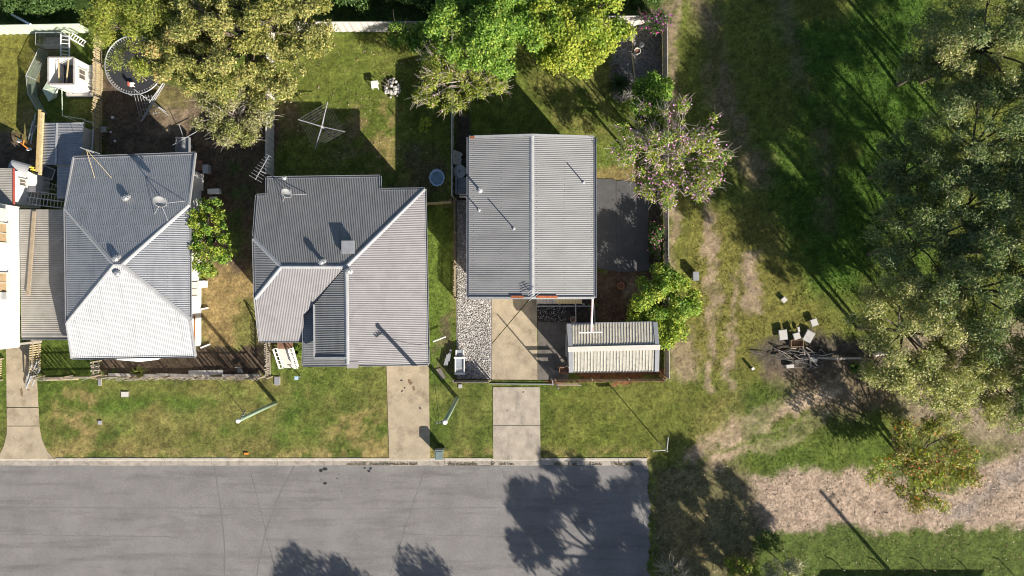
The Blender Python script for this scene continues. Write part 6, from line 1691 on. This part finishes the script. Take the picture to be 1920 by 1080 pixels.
panel("pale box end sticking out of the burnt branches", 1522, 674, .55, .3, -.35, 'cream', .3)
q = G(1491, 643); cb = thing("carton", "open brown cardboard carton in the rubbish pile", "carton", q)
for (o_, sz) in (((0, 0, .03), (.9, .5, .04)), ((.45, 0, .22), (.03, .5, .4)), ((-.45, 0, .22), (.03, .5, .4)), ((0, .25, .22), (.87, .03, .4)), ((0, -.25, .22), (.87, .03, .4))): mb = MB(); mb.box(q + Vector(o_), sz); mb.build("side", M['carton'], cb)
lg = [((1500, 671), (1612, 671), .10, 'bark_pale', "long pale thin trunk lying through the burnt heap"), ((1637, 665), (1678, 657), .16, 'bark_pale', "thick pale log lying right of the burnt heap"), ((1520, 666), (1560, 662), .05, 'bark_pale', "curved pale branch on the burnt heap")]
for (a, b, r_, mm, lb) in lg:
    mb = MB(); p, q = G(*a, .2), G(*b, .2); m1 = p.lerp(q, .5) + Vector((0, random.uniform(-.15, .15), .08)); mb.tube([p, p.lerp(m1, .5) + Vector((0, .05, 0)), m1, q], [r_, r_ * .95, r_ * .9, r_ * .75], 8); o = mb.build("fallen_log", M[mm], None, (p + q) / 2); top_tag(o, lb, "log", "logs on the reserve")
bh = thing("burnt_branch_heap", "heap of grey burnt branches and ash on the reserve", "branch heap", G(1500, 675)); rd = random.Random(21)
for k in range(64):
    x, y = rd.gauss(1500, 26), rd.gauss(671, 9); a = rd.gauss(-.25, .7); L_ = rd.uniform(.4, 1.6); d = Vector((math.cos(a), math.sin(a), rd.uniform(-.1, .18)))
    p = G(x, y, rd.uniform(.05, .35)); r_ = rd.uniform(.015, .05)
    mb = MB(); mb.tube([p - d * L_ / 2, p + Vector((rd.gauss(0, .08), rd.gauss(0, .08), .04)), p + d * L_ / 2], [r_, r_ * .9, r_ * .5], 5); mb.build("branch", M['ash' if k % 3 else 'bark_pale'], bh)

# ------------------------------------------------------------------ places below the frame that throw shade into it
nb = thing("neighbour_house", "low gable roof building standing below the lower right of the frame", "house", G(1823, 1290))
e = 3.6; yN = G(0, 1202).y; xa, xb = G(1655, 0).x, G(1962, 0).x
n0, n1, s0, s1 = Vector((xa, yN, e)), Vector((xb, yN, e)), Vector((xa, yN - 8, e)), Vector((xb, yN - 8, e)); r0, r1 = Vector((xa, yN - 4, e + 1.1)), Vector((xb, yN - 4, e + 1.1))
slope([n0, n1, r1, r0], (0, 1), M['roof_grey'], nb, sheet_w=1.5); slope([r0, r1, s1, s0], (0, 1), M['roof_grey'], nb, sheet_w=1.5); cap(nb, r0, r1)
walls(nb, [(xa + .4, yN - .5), (xb - .4, yN - .5), (xb - .4, yN - 7.5), (xa + .4, yN - 7.5)], 0, e - .1, M['offwhite'])
for k in range(6):
    q = G(1562 + 78 * k, 1139); t = thing("gooseneck_post", "bent-top steel post of the row standing below the frame", "post", q, "bent-top posts of the lower fence line")
    mb = MB(); mb.tube([q, q + Vector((0, 0, 2.3)), q + Vector((-.12, 0, 2.45)), q + Vector((-.45, .05, 2.5))], .035, 6); mb.build("tube", M['steel'], t)
